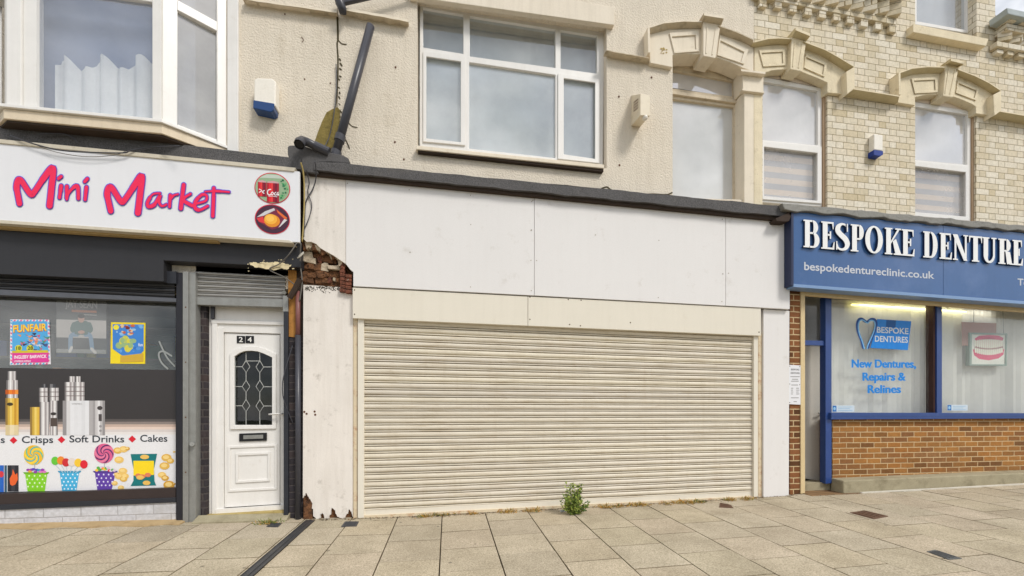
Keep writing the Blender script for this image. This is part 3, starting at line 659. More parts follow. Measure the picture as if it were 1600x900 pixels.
for k in range(150): sheet(mb, ell(rng.uniform(476, 530), 447.5 + abs(rng.gauss(0, 3.6)), rng.uniform(.3, 1.5), rng.uniform(.3, .9), 6), -.0655 - k * .00001, m_mould)
for x, y in ((475.5, 643.5), (479, 646.5), (491.5, 643), (492.5, 648)): sheet(mb, ell(x, y, 1.7, 1.7, 9), -.0675, m_hole)
mb.build('mould_spots', vacant)
pl([(1193, 483), (1233.5, 485.5), (1232.5, 775.5), (1193, 777.5)], -.085, -.005, m_board, 'pilaster_panel', vacant, bevel=.003)

# ================================================================== LEFT: market building
wallm = MB().plate([(-260, -330), (527, -290), (527, 330), (480, 330), (480, 452), (-260, 440)], 0, .28, m_render, [[(-120, -220), (352, -190), (352, 236), (-120, 215)]]).build('wall', market)
a, b = ragged((380, -4), (526, 17), 5, 12, .8); MB().cove(a, b, -.07, -.03, m_stonecoveg, lip=3, mlip=m_stonepaint).build('string_course', market)
mb = MB()
for x, y in ((445, 22), (476, 123.5), (516, 130)): sheet(mb, ell(x, y, 1.2, 1.3, 9), -.003, m_hole)
ribbon(mb, [(471, 58), (474, 62), (472, 66)], .5, -.003, m_hole)
mb.build('fixing_hole', market)
# bay window: front face at Y=-.3, right cheek running back to the wall
YB = -.30
bay = MB()
def W3(pts, mbx, m, th, inward):       # plate between arbitrary world corners with thickness along inward vector
    a = [Vector(p) for p in pts]; mbx.hexa(a, [p + Vector(inward) for p in a], m)
cR = P(254, 150, YB).x; cL = P(14, 150, YB).x; wR = P(354, 150, 0).x; wL = cL - (wR - cR)
zt = 7.0
fz = lambda y, x=150: P(x, y, YB).z
z_sill = P(254, 192, YB).z; z_sill2 = P(15, 168, YB).z; zs = (z_sill + z_sill2) / 2
TR = P(300, 40, -.15).z
frame = MB(); m = m_upvc
def fbar(px0, px1, z0, z1, y0=YB, y1=YB + .07, mm=m_upvc, mbx=None): (mbx or frame).box(P(px0, 100, YB).x, P(px1, 100, YB).x, y0, y1, z0, z1, mm)
zb = zs + .0
fbar(13, 36, zb, zt, YB - .02); fbar(36.2, 57, zb, zt); fbar(240, 254, zb, zt, YB - .02)
fbar(57, 240, P(150, -70, YB).z, P(150, -58, YB).z); fbar(57, 240, P(150, -6, YB).z + .02, P(150, -6, YB).z + .09)
fbar(57, 240, zb, zb + .03)
# cheek bars
dirc = Vector((wR - cR, -YB, 0)); ln = dirc.length; dirc.normalize(); nrm = Vector((dirc.y, -dirc.x, 0))
def cheek(s0, s1, z0, z1, th=.06, out=.0, mm=m_upvc, mbx=None, left=False):
    o_ = Vector((cR, YB, 0)); pts = []
    for s, z in ((s0, z0), (s1, z0), (s1, z1), (s0, z1)):
        p = o_ + dirc * s + nrm * out; pts.append(Vector((p.x, p.y, z)))
    if left:
        pts = [Vector((cL - (p.x - cR), p.y, p.z)) for p in pts]; iv = Vector((nrm.x, -nrm.y, 0)) * th
    else: iv = -nrm * th
    (mbx or frame).hexa(pts, [p + iv for p in pts], mm)
def cs(px): # distance along the right cheek for an image column
    d = ray(px, 100); # intersect with cheek line
    # cam + t*(dx,dy) = (cR,YB)+s*dirc
    det = d[0] * -dirc.y + d[1] * dirc.x
    rx, ry = cR, YB + CAMD
    return (d[0] * ry - d[1] * rx) / (d[1] * dirc.x - d[0] * dirc.y)
def cz(px, py):
    s = cs(px); Y = YB + dirc.y * s; return P(px, py, Y).z
ztr = cz(308, 30)
for lf in (False, True):
    cheek(.0, cs(277), zb, zt, left=lf); cheek(cs(339), ln, zb, zt, left=lf)
    cheek(cs(277), cs(339), cz(308, 33) , cz(308, 18), out=.012, left=lf); cheek(cs(277), cs(339), zb, cz(308, 206), left=lf); cheek(cs(277), cs(339), zt - .1, zt, left=lf)
bayo = frame.build('bay_window', market, bevel=.005)
gb_ = MB(); gb_.box(P(57, 100, YB).x, P(240, 100, YB).x, YB + .03, YB + .036, zb + .02, P(150, -6, YB).z + .04, m_glassbay); gb_.build('pane', bayo)
gb_ = MB(); gb_.box(P(57, 100, YB).x, P(240, 100, YB).x, YB + .03, YB + .036, P(150, -6, YB).z + .08, zt, m_glassbay); gb_.build('pane', bayo)
for lf in (False, True):
    g2 = MB(); cheek(cs(276), cs(340), zb + .02, cz(308, 30), th=.006, out=-.03, mm=m_glassbayside, mbx=g2, left=lf); g2.build('pane', bayo)
    g2 = MB(); cheek(cs(276), cs(340), cz(308, 20), zt - .1, th=.006, out=-.03, mm=m_glassbayside, mbx=g2, left=lf); g2.build('pane', bayo)
# bay sill and fascia
def baypoly(out, z0, z1, mm, name, roof=False):
    k = out / abs(YB) * 0
    pts = [(wL - out * 1.0, .0), (cL - out * .45, YB - out), (cR + out * .45, YB - out), (wR + out * 1.0, .0)]
    mbx = MB(); mbx.hexa([Vector((x, y, z1)) for x, y in pts], [Vector((x, y, z0)) for x, y in pts], mm); return mbx.build(name, bayo, bevel=.004)
zfa = zs - .022; zfb = P(254, 211.5, YB).z
baypoly(.055, zs - .03, zs, m_upvc, 'sill'); baypoly(.03, zfb, zs - .032, M('cream painted board', S(224, 208, 182), .6, .06, 6, .1, 40, .002, streak=.1, dirt=S(150, 120, 84), damt=.6, dscale=14, dlo=.62), 'fascia')
baypoly(.022, zs - .046, zs - .030, m_timberdk, 'sill_bead'); baypoly(.012, zfb - .022, zfb - .001, m_timberdk, 'drip_board')
pl([(355, -190), (372, -190), (372, 238), (355, 236)], -.03, .0, m_upvc, 'post', bayo, bevel=.004)
# curtains inside the bay
cu = MB(); cu.open = True
y0 = YB + .12
cxa, cxb = P(86, 120, y0).x, P(262, 120, y0).x
for i in range(44):
    f_ = lambda i: y0 + .035 * math.sin(i * .9) + .012 * math.sin(i * 2.3)
    x = lerp(cxa, cxb, i / 44); x2 = lerp(cxa, cxb, (i + 1) / 44)
    cu.face([(x, f_(i), zb - .1), (x2, f_(i + 1), zb - .1), (x2, f_(i + 1), P(150, 97, y0).z + .07 * math.sin((i + 1) * .42) + .0035 * (i - 20)), (x, f_(i), P(150, 97, y0).z + .07 * math.sin(i * .42) + .0035 * (i - 21))], m_curtain)
tag(cu.build('curtain', smooth=True), 'white gathered curtain hanging low behind the front pane of the bay window', 'curtain')
tag(MB().box(wL + .25, wR - .25, YB + .2, YB + .204, zs - .1, zt - .05, M('blue grey net cloth', S(150, 160, 182), .9, .04, 6)).build('net_blind'), 'blue grey net blind filling the bay window behind the white curtain', 'blind')
lc = MB()
for k in range(9):
    s0, s1 = lerp(cs(280), cs(337), k / 9), lerp(cs(280), cs(337), (k + 1) / 9)
    cheek(s0, s1, zb - .05, cz(308, 204) + .03 * (k % 2), th=.003, out=-.06, mm=m_curtain, mbx=lc)
tag(lc.build('lace_trim'), 'strip of white lace along the bottom of the narrow side pane of the bay', 'lace')
MB().box(wL, wR, .06, .08, zs - .1, zt, m_inner).build('room_screen', market) if False else None

# felt ledge over the sign
def feltstrip(top, bot, y, name): return MB().plate(top + bot[::-1], y, .0, m_felt).build(name, market)
SY = -.23
lt1 = wav((-140, 190), (252, 221), 20, .6, 3) + wav((262, 223), (470, 249), 12, .6, 5); lb1 = wav((-140, 203), (470, 263.5), 30, .5, 7)
feltstrip([(-140, 182), (14, 197), (252, 222), (470, 248)], wav((-140, 205), (470, 264), 30, .4, 7), SY + .02, 'parapet_capping')
feltstrip([(-140, 150), (14, 182), (253, 206), (330, 236), (400, 242)], [(-140, 200), (14, 206), (253, 226), (330, 240), (400, 248)], -.15, 'felt_upstand')
# felt covered parapet stub
stub = MB().plate([(449, 229), (453, 226.5), (470, 226), (480, 229), (492, 234), (523, 239), (536, 242), (545, 247), (545, 256), (516, 253), (497, 254), (497, 271), (470, 268), (469, 251), (452, 248), (449, 240)], -.2, .0, m_felt).build('parapet_stub', market, bevel=.012)
# dark beam under the sign
pl([(-160, 340), (470, 372), (470, 418), (391, 414), (255.5, 407), (255.5, 440), (-160, 421)], -.13, .02, m_darkfascia, 'beam', market, bevel=.004)
pl([(-160, 424), (275, 443), (275, 424), (253, 423), (253, 420), (-160, 405)], -.08, .02, m_blackpaint, 'beam_return', market)
mb = MB(); rr = random.Random(9)
edge = [(390, 413), (396, 409.5), (404, 411), (412, 409), (421, 410.5), (432, 409), (444, 411.5), (455, 414), (450, 421), (440, 420), (428, 422), (412, 419.5), (398, 417)]

def rag(p, am, n=5):
    o_ = []
    for (a, b), (c_, d_) in zip(p, p[1:] + p[:1]):
        for k in range(n): o_.append((lerp(a, c_, k / n) + rr.uniform(-am, am), lerp(b, d_, k / n) + rr.uniform(-am, am)))
    return o_
pe = rag(edge, .7); m_bare = M('bare cream plaster', S(226, 210, 170), .9, .15, 20, .3, dirt=S(120, 104, 80), damt=.6, dscale=16, dlo=.5)
for i in range(len(pe)): sheet(mb, [(425, 415), pe[i], pe[(i + 1) % len(pe)]], -.1345, m_bare)
for k in range(16): sheet(mb, rag(ell(rr.uniform(386, 460), rr.uniform(404, 424), rr.uniform(.6, 2.4), rr.uniform(.4, 1), 5), .3, 2), -.1350 - k * .00001, m_bare)
mb.build('peeling_patch', market)
# rolled shop shutter: housing slats and bottom rail
shutter('roller_shutter', (-160, 422), (274, 436), (274, 467), (-160, 447), 6.5, -.04, m_slatdark, market, 20, .0008, .012)
pl([(-160, 444), (275, 466), (275, 472), (-160, 455)], -.06, .0, M('dark grey rail', S(92, 94, 100), .4, .1, 10, metal=.2), 'shutter_bottom_rail', market, bevel=.003)
# shop window
sw = MB().plate([(-200, 452), (278, 468), (278, 780), (-200, 800)], .02, .07, m_blackpaint, [[(-190, 460), (274.5, 471), (274.5, 762), (-190, 777)]]).build('shop_window', market)
pl([(-195, 455), (276, 468), (276, 764), (-195, 780)], .04, .048, m_glassmarket, 'pane', sw)
pl([(-200, 779), (274.5, 762), (274.5, 778), (-200, 798)], -.03, .03, M('black brown plinth board', S(58, 48, 46), .4, .08, 5), 'sill', sw, bevel=.003)
pl([(-200, 797), (274.5, 777.5), (274.5, 785), (-200, 806)], -.045, .03, m_blackpaint, 'sill_ledge', sw, bevel=.003)
pl([(-200, 804), (274.8, 784), (274.8, 818), (-200, 836)], -.03, .2, m_whitebrick, 'stall_riser', market)
# post, galvanised rail and brick reveal
pl([(275.3, 425), (285, 426), (285, 817), (275.3, 818)], -.06, .15, M('flaking black post', S(40, 40, 46), .5, .12, 8, .2, 40, .003, dirt=S(206, 206, 202), damt=.9, dscale=34, dlo=.66), 'post', market, bevel=.003)
pl([(285.4, 424), (294, 424.5), (294, 816), (285.4, 817)], -.075, .12, m_galv, 'guide_rail', market, bevel=.002)
pl([(294.5, 425), (305.5, 426), (305.5, 815), (294.5, 816)], -.06, .12, m_galv, 'guide_rail', market, bevel=.002)
mb = MB(); mb.tube([P(300, 694, -.06), P(300, 694, -.1)], .022, m_galv, 10); mb.build('lock', market)
mb = MB()
for y in (480, 566, 652, 738): sheet(mb, ell(290, y, 1.2, 1.2, 8), -.0762, m_hole)
mb.build('bolt_hole', market)
pl([(305.5, 470), (322, 471), (322, 810), (305.5, 814)], .03, .3, m_blackbrick, 'reveal', market)
# door shutter rolled up
shutter('roller_shutter', (306, 424), (446, 432), (446, 469), (306, 465), 7.2, -.01, m_slatgrey, market, 12, .0006, .014)
pl([(306, 464), (447, 468), (447, 480), (306, 476)], -.04, .02, m_galv, 'shutter_bottom_rail', market, bevel=.003)
MB().plate([(306, 405), (470, 412), (470, 432), (306, 426)], .0, .3, m_blackpaint).build('shutter_box', market)
mb = MB(); mb.tube([P(444, 457, -.03), P(444, 457, -.06)], .02, m_galv, 10); mb.build('bolt', market)
# white plastic door
DY = .09
df = MB().plate([(321, 470), (446, 474), (446, 802), (321, 810)], DY, DY + .08, m_upvc, [[(349, 519), (438, 521.5), (438, 789), (349, 795)]]).build('door_frame', market, bevel=.004)
pl([(330, 500), (446, 503), (446, 508), (330, 505)], DY - .02, DY - .001, m_upvc, 'frame_head', df, bevel=.003)
pl([(331, 505.2), (339, 505.4), (339, 803), (331, 804)], DY - .02, DY - .001, m_upvc, 'frame_post', df, bevel=.003)
pl([(339.3, 511.5), (349, 512), (349, 797), (339.3, 799)], DY - .012, DY - .001, m_upvc, 'frame_stop', df, bevel=.003)
pl([(336, 796), (445, 789), (445, 799), (336, 806)], DY - .03, DY - .001, m_upvc, 'threshold', df, bevel=.003)
pl([(329, 478), (334, 478), (334, 497), (329, 498)], DY - .03, DY - .001, m_pipe, 'closer', df)
gl_poly = [(366, 557), (374, 551.5), (382, 548.5), (392, 548), (402, 549), (411, 552), (425, 558.5), (425, 664), (366, 664)]
door = MB().plate([(351, 520.5), (437, 522.8), (437, 787.5), (351, 793)], DY + .015, DY + .06, m_upvc, [gl_poly]).build('door', market, bevel=.003)
out_poly = [(359, 551.5), (369, 545.5), (380, 541.8), (392, 541), (404, 542), (416, 545.5), (431, 553), (431, 670), (359, 671)]
pl(out_poly, DY - .004, DY + .0145, m_upvc, 'glazing_bead', door, [gl_poly], bevel=.004)
pl([(365, 546), (392, 545), (427, 552), (427, 667), (364, 667)], DY + .034, DY + .04, m_glassdoor, 'glazing', door)
ld = MB(); m_lead = M('lead came', S(196, 196, 190), .45, .05, 10, metal=.4)
def came(pts): ribbon(ld, pts, .5, DY + .028, m_lead, smooth=False)
for cx_, cy_ in ((384.5, 573), (384.5, 604), (384.5, 634), (406, 573.5), (406, 604), (406, 634.5)):
    came([(cx_, cy_ - 10), (cx_ + 6, cy_), (cx_, cy_ + 9), (cx_ - 6, cy_), (cx_, cy_ - 10)])
for y in (573, 604, 634): came([(366, y), (378.5, y)]); came([(412, y + .3), (425, y + .3)]); 
for y in (577, 608): pass
for x in (384.5, 406):
    came([(x, 551), (x, 563)]); came([(x, 582), (x, 594)]); came([(x, 613), (x, 624)]); came([(x, 643), (x, 664)])
for y in (564, 588, 618, 648): came([(384.5, y + (6 if y == 588 else 0)), (406, y + (6 if y == 588 else 0))]) if y in (564,) else None
ld.build('lead_tracery', door)
pl([(356, 697), (432.5, 694), (432.5, 765), (356, 769)], DY + .004, DY + .0145, m_upvc, 'lower_panel', door, [[(359.5, 700.5), (429, 697.7), (429, 761.5), (359.5, 765)]], bevel=.003)
pl([(368, 708), (421.5, 706), (421.5, 752), (368, 755)], DY + .002, DY + .0145, m_upvc, 'lower_panel', door, [[(372, 712), (418, 710), (418, 748.5), (372, 751)]], bevel=.003)
lb_ = MB().plate([(373.5, 677.5), (416.5, 676), (416.5, 688.5), (373.5, 690)], DY, DY + .014, M('black letterbox', S(34, 34, 36), .35, .05, 10)).build('letterbox', door, bevel=.003)
pl([(380, 680.3), (411, 679.2), (411, 685.2), (380, 686.3)], DY - .008, DY - .0005, m_galv, 'flap', lb_, bevel=.002)
hb = MB(); hb.tube([P(442, 646.5, DY + .01), P(440, 646.5, DY - .05), P(432, 646.8, DY - .055), P(420, 647.5, DY - .05)], .0095, m_upvc, 8); hb.build('handle', door, smooth=True)
for t_, x0_, x1_ in (('2', 370, 382.6), ('4', 383.8, 396.5)):
    npb = MB(); npb.plate([(x0_, 524.6), (x1_, 525), (x1_, 536.3), (x0_, 536)], DY + .008, DY + .0145, M('black enamel plate', S(22, 22, 24), .3, .03, 10))
    text(npb, t_, (x0_ + 3.2, 534.2), (x1_ - 3.2, 534.4), 7.6, DY + .007, flat((236, 234, 228)), .012); npb.build('number_plate', door)
# step
stp = MB().plate([(318, 806), (446, 798), (450, 814), (312, 822)], -.02, .3, m_yellowstep).build('doorstep', market, bevel=.012)
mb = MB(); xa, xb = P(303, 820, -.1).x, P(449, 812, -.1).x
mb.hexa([(xa, -.02, gz(xa) + .055), (xb, -.02, gz(xb) + .06), (xb, -.13, gz(xb, -.13) + .012), (xa, -.14, gz(xa, -.14) + .012)], [(xa, -.02, gz(xa) - .1), (xb, -.02, gz(xb) - .1), (xb, -.13, gz(xb) - .1), (xa, -.14, gz(xa) - .1)], m_concrete)
mb.build('step_apron', market)
# right jamb of the door: rail, timber, black brick
pl([(443, 487), (450, 487), (450, 811), (443, 812)], -.055, .1, m_blackpaint, 'guide_rail', market, bevel=.003)
pl([(442, 462), (450, 462), (450, 486.6), (442, 486.6)], -.056, .1, m_galv, 'rail_head', market)
pl([(450.3, 412), (463, 413), (463, 527), (450.3, 526)], -.03, .2, m_wood, 'timber_jamb', market)
pl([(450.3, 526.5), (473.8, 527), (473.8, 812), (450.3, 813)], -.02, .25, m_blackbrick, 'pier', market)
pl([(463.3, 380), (473.8, 380), (473.8, 526.5), (463.3, 526.5)], -.015, .25, m_timberdk, 'pier_head', market)
pl([(470, 266), (474, 266), (474, 380), (470, 380)], -.06, .0, m_timberdk, 'gap_board', market)

# ================================================================== RIGHT: the clinic
W1_in = [(1196, 113), (1206, 110), (1218, 108.8), (1232, 108.6), (1252, 112), (1274, 120.5), (1293, 129)]
W2_in = [(1430, 152), (1449, 147.5), (1468, 147.8), (1487, 150), (1504, 156), (1520, 163), (1525, 167)]
w1h = [(1191.5, 322), (1191.5, 116)] + W1_in + [(1293, 330)]
w2h = [(1430, 345)] + W2_in + [(1525, 350)]
dh = [(1430, 40), (1430, -140), (1526, -130), (1526, 57)]
MB().plate([(1178.5, -32), (1413, -24), (1413, -260), (1555, -260), (1555, 24), (1800, 70), (1800, 455), (1178.5, 425)], 0, .26, m_buff, [w1h, w2h, dh]).build('wall', clinic)
MB().plate([(1415, -258), (1554.5, -258), (1554.5, 22), (1415, 0)], .262, 2.2, m_buff, [[(1440, -120), (1530, -120), (1530, 0), (1440, 0)]]).build('dormer', clinic)
def sash(hx0, hx1, top, up, lowo, low, bottom, y, m_up, m_lo, head=None):
    o_ = MB().plate(top + bottom, y, y + .07, m_upvc, [up, low]).build('sash_window', clinic, bevel=.004)
    pane([(x, yy) for x, yy in up], y + .03, m_up, o_)
    pane(low, y + .026, m_lo, o_)
    pl(lowo, y - .018, y - .001, m_upvc, 'lower_sash', o_, [low], bevel=.004)
    if head: pl(head, y + .012, y + .06, M('white head panel', S(236, 222, 208), .5, .03, 8), 'head_panel', o_)
    return o_
w1 = sash(0, 0, [(1180, 117), (1193, 120), (1283.5, 137.5), (1287, 138)], [(1186, 126), (1278, 142), (1278, 227), (1186, 218)],
     [(1187, 219), (1284, 229), (1284, 318), (1187, 311)], [(1194, 229), (1277.5, 239), (1277.5, 313.5), (1194, 306)], [(1287, 323), (1180, 315)], .055, m_glassclintop, m_glassclin, [(1180, 100), (1200, 100), (1240, 105), (1300, 125), (1300, 140), (1180, 117)])
w2 = sash(0, 0, [(1423, 158), (1519, 174)], [(1425, 165.5), (1511.5, 179), (1511.5, 257.5), (1425, 249)],
     [(1422, 250.5), (1514, 260), (1514, 345), (1422, 336.5)], [(1428, 259), (1509.5, 269), (1509.5, 338.5), (1428, 331)], [(1519, 350), (1423, 342)], .045, m_glassclintop, m_glassclin, [(1420, 140), (1450, 140), (1500, 148), (1540, 165), (1540, 178), (1420, 157)])
m_brownrev = M('brown timber reveal', S(172, 146, 118), .7, .1, 8)
pl([(1286.5, 130), (1292.5, 131), (1292.5, 330), (1286.5, 329)], .03, .12, m_brownrev, 'reveal_trim', w1)
pl([(1519.3, 168), (1524.5, 169), (1524.5, 350), (1519.3, 349)], .025, .11, m_brownrev, 'reveal_trim', w2)
dw = MB().plate([(1425, -138), (1519, -128), (1519, 53), (1425, 37)], .10, .17, m_upvc, [[(1432.5, -130), (1510.5, -122), (1510.5, 47), (1432.5, 33)]]).build('dormer_window', clinic, bevel=.004)
pane([(1431, -130), (1511, -122), (1511, 48), (1431, 34)], .13, m_glassclin, dw)
pl([(1427, 37), (1545, 60.5), (1541, 72), (1427, 50)], -.09, .1, m_stone, 'sill', dw, bevel=.006)
# blinds upstairs
def zebra(poly0, poly1, y, lab):
    x0_, x1_ = P(poly0[0], poly0[1], y).x, P(poly1[0], poly1[1], y).x; z0_, z1_ = P(poly1[0], poly1[1], y).z, P(poly0[0], poly0[1], y).z
    o_ = thing('zebra_blind', lab, 'blind', ((x0_ + x1_) / 2, y, z0_)); mb = MB(); n = 11
    for k in range(n):
        a = lerp(z0_, z1_, k / n); b = lerp(z0_, z1_, (k + 1) / n)
        mb.box(x0_, x1_, y, y + .004, a, b - .0008, flat((236, 214, 196)) if k % 2 == 0 else flat((188, 184, 188)))
    mb.build('fabric', o_); MB().tube([(x0_, y, z1_ + .02), (x1_, y, z1_ + .02)], .025, flat((232, 228, 222)), 10).build('roller', o_)
zebra((1188, 222), (1292, 330), .135, 'beige and grey banded blind in the sash window beside the grey pilaster')
zebra((1424, 252), (1528, 352), .125, 'beige and grey banded blind in the right hand clinic sash window')
def backing(poly, y, lab, col):
    o_ = MB().plate(poly, y, y + .01, M('pale blind cloth ' + str(int(poly[0][0])), col, .9, .04, 6, streak=.05)).build('roller_blind'); tag(o_, lab, 'blind'); return o_
backing([(1184, 118), (1294, 134), (1294, 236), (1184, 224)], .16, 'plain pale blind in the upper half of the sash beside the grey pilaster', S(214, 212, 208))
backing([(1424, 158), (1528, 176), (1528, 264), (1424, 252)], .15, 'plain pale blind in the upper half of the right hand clinic sash', S(204, 206, 208))
backing([(1426, -120), (1530, -120), (1530, 60), (1426, 40)], .25, 'pale blind filling the high gable window', S(212, 214, 222))
# stone arches
def stonearch(poly, hoods, returns, cap, body, panels, lowstr):
    a_ = MB().plate(poly, -.045, .06, m_stone).build('window_arch', clinic, bevel=.005)
    for t, b in hoods: MB().cove(t, b, -.125, -.046, m_stonecove, mlip=m_stone).build('hood_mould', a_)
    for q in returns: pl(q, -.124, -.001, m_stone, 'hood_return', a_, bevel=.004)
    keystone(cap, body, a_, m_stone, m_stonecove, .05)
    for o_, i_ in panels: panelring(o_, i_, a_, m_stone, -.058)
    for t, b in lowstr: MB().cove(t, b, -.12, -.04, m_stonecove, lip=1.5, mlip=m_stone).build('string_course', a_)
stonearch([(1178.8, 113), (1178.8, 74), (1209, 70), (1231.5, 70), (1259, 77), (1277, 83), (1301, 98), (1322.5, 112), (1324, 147.5), (1293, 144.5), (1293, 129), (1274, 120.5), (1252, 112), (1232, 108.6), (1218, 108.8), (1206, 110), (1197, 113)],
    [([(1179, 64.7), (1200, 59.5), (1216, 58.5), (1237, 59.5)], [(1179, 74), (1204, 70), (1216, 69.5), (1237, 71)]), ([(1256, 64), (1290, 77), (1314, 90.5), (1335.5, 103.7)], [(1256, 77), (1281, 86), (1303, 99), (1322, 112)])],
    [[(1322.5, 112), (1335.5, 104), (1335.5, 138), (1324, 147)]],
    [(1243, 43), (1266, 52.5), (1261, 63), (1238, 58.5)], [(1237, 58), (1260, 64), (1252.6, 111.5), (1235, 108)],
    [([(1186, 78), (1227, 76), (1228, 102), (1193, 104)], [(1190, 82.5), (1223, 80.5), (1224, 99), (1195, 101)]), ([(1259, 84), (1293, 98.5), (1289, 120), (1257, 106)], [(1260, 89), (1288.5, 101.5), (1286, 116.5), (1258, 103)])],
    [([(1334, 138), (1405, 149.5)], [(1324.5, 147.5), (1403, 160)])])
stonearch([(1403, 160), (1405, 123), (1425.5, 116.5), (1449, 114.4), (1468, 115), (1497, 119), (1518, 128), (1538, 139), (1552, 147.5), (1553, 181), (1525, 177), (1525, 167), (1520, 163), (1504, 156), (1487, 150), (1468, 147.8), (1449, 147.5), (1430, 152), (1430, 164.5)],
    [([(1404, 113.5), (1425, 106), (1449, 103.4), (1476, 104)], [(1406, 122.7), (1425.5, 116.5), (1449, 114.4), (1474, 115.5)]), ([(1496, 107), (1524.6, 118), (1545, 128), (1564.6, 141)], [(1496, 119), (1518, 128), (1536, 138), (1552, 148)])],
    [[(1404, 114), (1407, 113), (1408, 148), (1405, 148)], [(1552, 148), (1564.6, 141.5), (1564.6, 173), (1554, 180.5)]],
    [(1486, 91), (1506, 96), (1501, 103.5), (1479, 100)], [(1478.5, 99.5), (1498.5, 104), (1489, 152), (1473.7, 150)],
    [([(1424, 122), (1465, 120), (1466, 144), (1430, 146)], [(1428, 126), (1461, 124.3), (1462, 141), (1433, 143)]), ([(1497, 125), (1530, 139), (1526, 157), (1494, 145)], [(1498, 129.5), (1526, 141.5), (1523, 153.5), (1496, 142)])],
    [([(1563, 173), (1800, 214)], [(1554, 182), (1800, 224)])])
# eaves cornice: band, dentils, saw-tooth brickwork, top course
corn = MB().plate([(1178.5, -19), (1400.5, 28), (1400.5, 38.5), (1178.5, -6)], -.055, .0, m_buff).build('cornice', clinic, bevel=.004)
for x, y in ((1187, 0), (1211, 2.5), (1234, 8), (1257.5, 13), (1280, 17.5), (1302.5, 21.5), (1324, 26), (1345.5, 31), (1368, 35.5), (1390, 40)):
    pl([(x, y - 4), (x + 11, y - 2), (x + 11, y + 11), (x, y + 9)], -.045, .0, m_buff, 'dentil', corn, bevel=.003)
X0 = P(1403, 28, -.06).x; zt0, zb0 = P(1400, 8, -.06).z, P(1400, 27.5, -.06).z
for k in range(12):
    x = X0 - .195 * k
    if x < X2 + .15: break
    z0_, z1_ = zb0 - .0 , zt0
    MB().hexa([(x, -.05, z0_), (x - .03, -.13, z0_), (x - .19, -.05, z0_)], [(x, -.05, z1_), (x - .03, -.13, z1_), (x - .19, -.05, z1_)], m_buff).build('sawtooth_brick', corn)
MB().box(X2 + .01, P(1414, 10, -.16).x, -.16, .0, zt0 + .003, zt0 + .25, m_buff).build('top_course', corn, bevel=.004)
MB().box(X2 + .01, P(1403, 28, -.06).x, -.045, .0, zb0 - .02, zt0 + .01, m_buff).build('sawtooth_backing', corn)
corn2 = MB().plate([(1558, 64), (1800, 108), (1800, 116), (1558, 71.5)], -.09, .0, m_buff).build('cornice', clinic, bevel=.004)
for k in range(9):
    x = 1558 + 16.5 * k + k * k * .15; y = 71 + 2.9 * k
    pl([(x, y - 3), (x + 10, y - 1), (x + 10, y + 13), (x, y + 11)], -.06, .0, m_buff, 'dentil', corn2, bevel=.003)
X0 = P(1560, 60, -.06).x; zA, zB = P(1560, 64, -.06).z, P(1560, 50, -.06).z
for k in range(9):
    x = X0 + .195 * k
    MB().hexa([(x, -.05, zA), (x + .15, -.12, zA), (x + .19, -.05, zA)], [(x, -.05, zB), (x + .15, -.12, zB), (x + .19, -.05, zB)], m_buff).build('sawtooth_brick', corn2)
pl([(1573, 36), (1800, 84), (1800, 95), (1573, 46)], -.13, .0, m_buff, 'top_course', corn2, bevel=.004)
for k in range(6): 
    x = 1578 + 20 * k; y = 22 + 4.6 * k; pl([(x, y), (x + 11, y + 2), (x + 11, y + 11), (x, y + 8)], -.17, .0, m_buff, 'dentil', corn2, bevel=.003)
pl([(1576, 25), (1800, 76), (1800, 84), (1576, 34)], -.12, .0, m_buff, 'cornice_course', corn2)
pl([(1573.5, 11.5), (1800, 62), (1800, 73), (1575, 21.5)], -.22, -.02, M('grey gutter', S(170, 178, 178), .5, .1, 6), 'gutter', corn2, bevel=.01)
# shopfront
pl([(1234.6, 452), (1251, 453), (1251, 771), (1234.6, 773)], -.06, .3, m_brown, 'pier', clinic)
pl([(1251.4, 452), (1258, 452.5), (1258, 770.5), (1251.4, 771.5)], -.075, .12, m_beige, 'door_post', clinic, bevel=.003)
pl([(1258, 453), (1800, 488), (1800, 502), (1258, 461)], -.075, -.02, m_beige, 'head_rail', clinic, bevel=.004)
MB().plate([(1234, 435), (1800, 470), (1800, 489), (1234, 452)], -.05, .02, m_timberdk).build('head_beam', clinic)
pl([(1290, 463), (1299.5, 463.5), (1299.5, 755), (1290, 756)], .03, .12, m_bluepaint, 'window_post', clinic, bevel=.003)
swc = MB().plate([(1464, 470), (1472, 470.5), (1472, 650), (1464, 650)], .02, .14, m_bluepaint).build('shop_window', clinic, bevel=.003)
pl([(1458.8, 470), (1463.7, 470), (1463.7, 648), (1458.8, 648)], .04, .14, M('brown mullion lining', S(70, 48, 44), .5, .1, 8), 'mullion_lining', swc)
pl([(1299, 644.5), (1800, 646), (1800, 653), (1299, 655.5)], -.01, .14, m_bluepaint, 'sill', swc, bevel=.005)
pl([(1299, 648), (1800, 648.6), (1800, 650.3), (1299, 650.5)], -.014, -.009, m_bluepaint, 'sill_bead', swc)
pl([(1299, 460), (1464, 469), (1464, 648), (1299, 648)], .10, .106, m_glassshop, 'pane', swc)
pl([(1472, 470), (1800, 488), (1800, 648), (1472, 648)], .10, .106, m_glassshop, 'pane', swc)
pl([(1254, 531.5), (1292, 532.5), (1292, 540), (1254, 539)], .05, .12, m_bluepaint, 'door_transom', clinic, bevel=.003)
pl([(1250, 455), (1292, 458), (1292, 535), (1250, 534)], .10, .106, m_glassshop, 'fanlight', clinic)
cdoor = MB().plate([(1257, 540), (1288, 541), (1288, 753), (1257, 747.5)], .26, .31, M('pale grey door', S(196, 190, 180), .5, .04, 4)).build('door', clinic, bevel=.004)
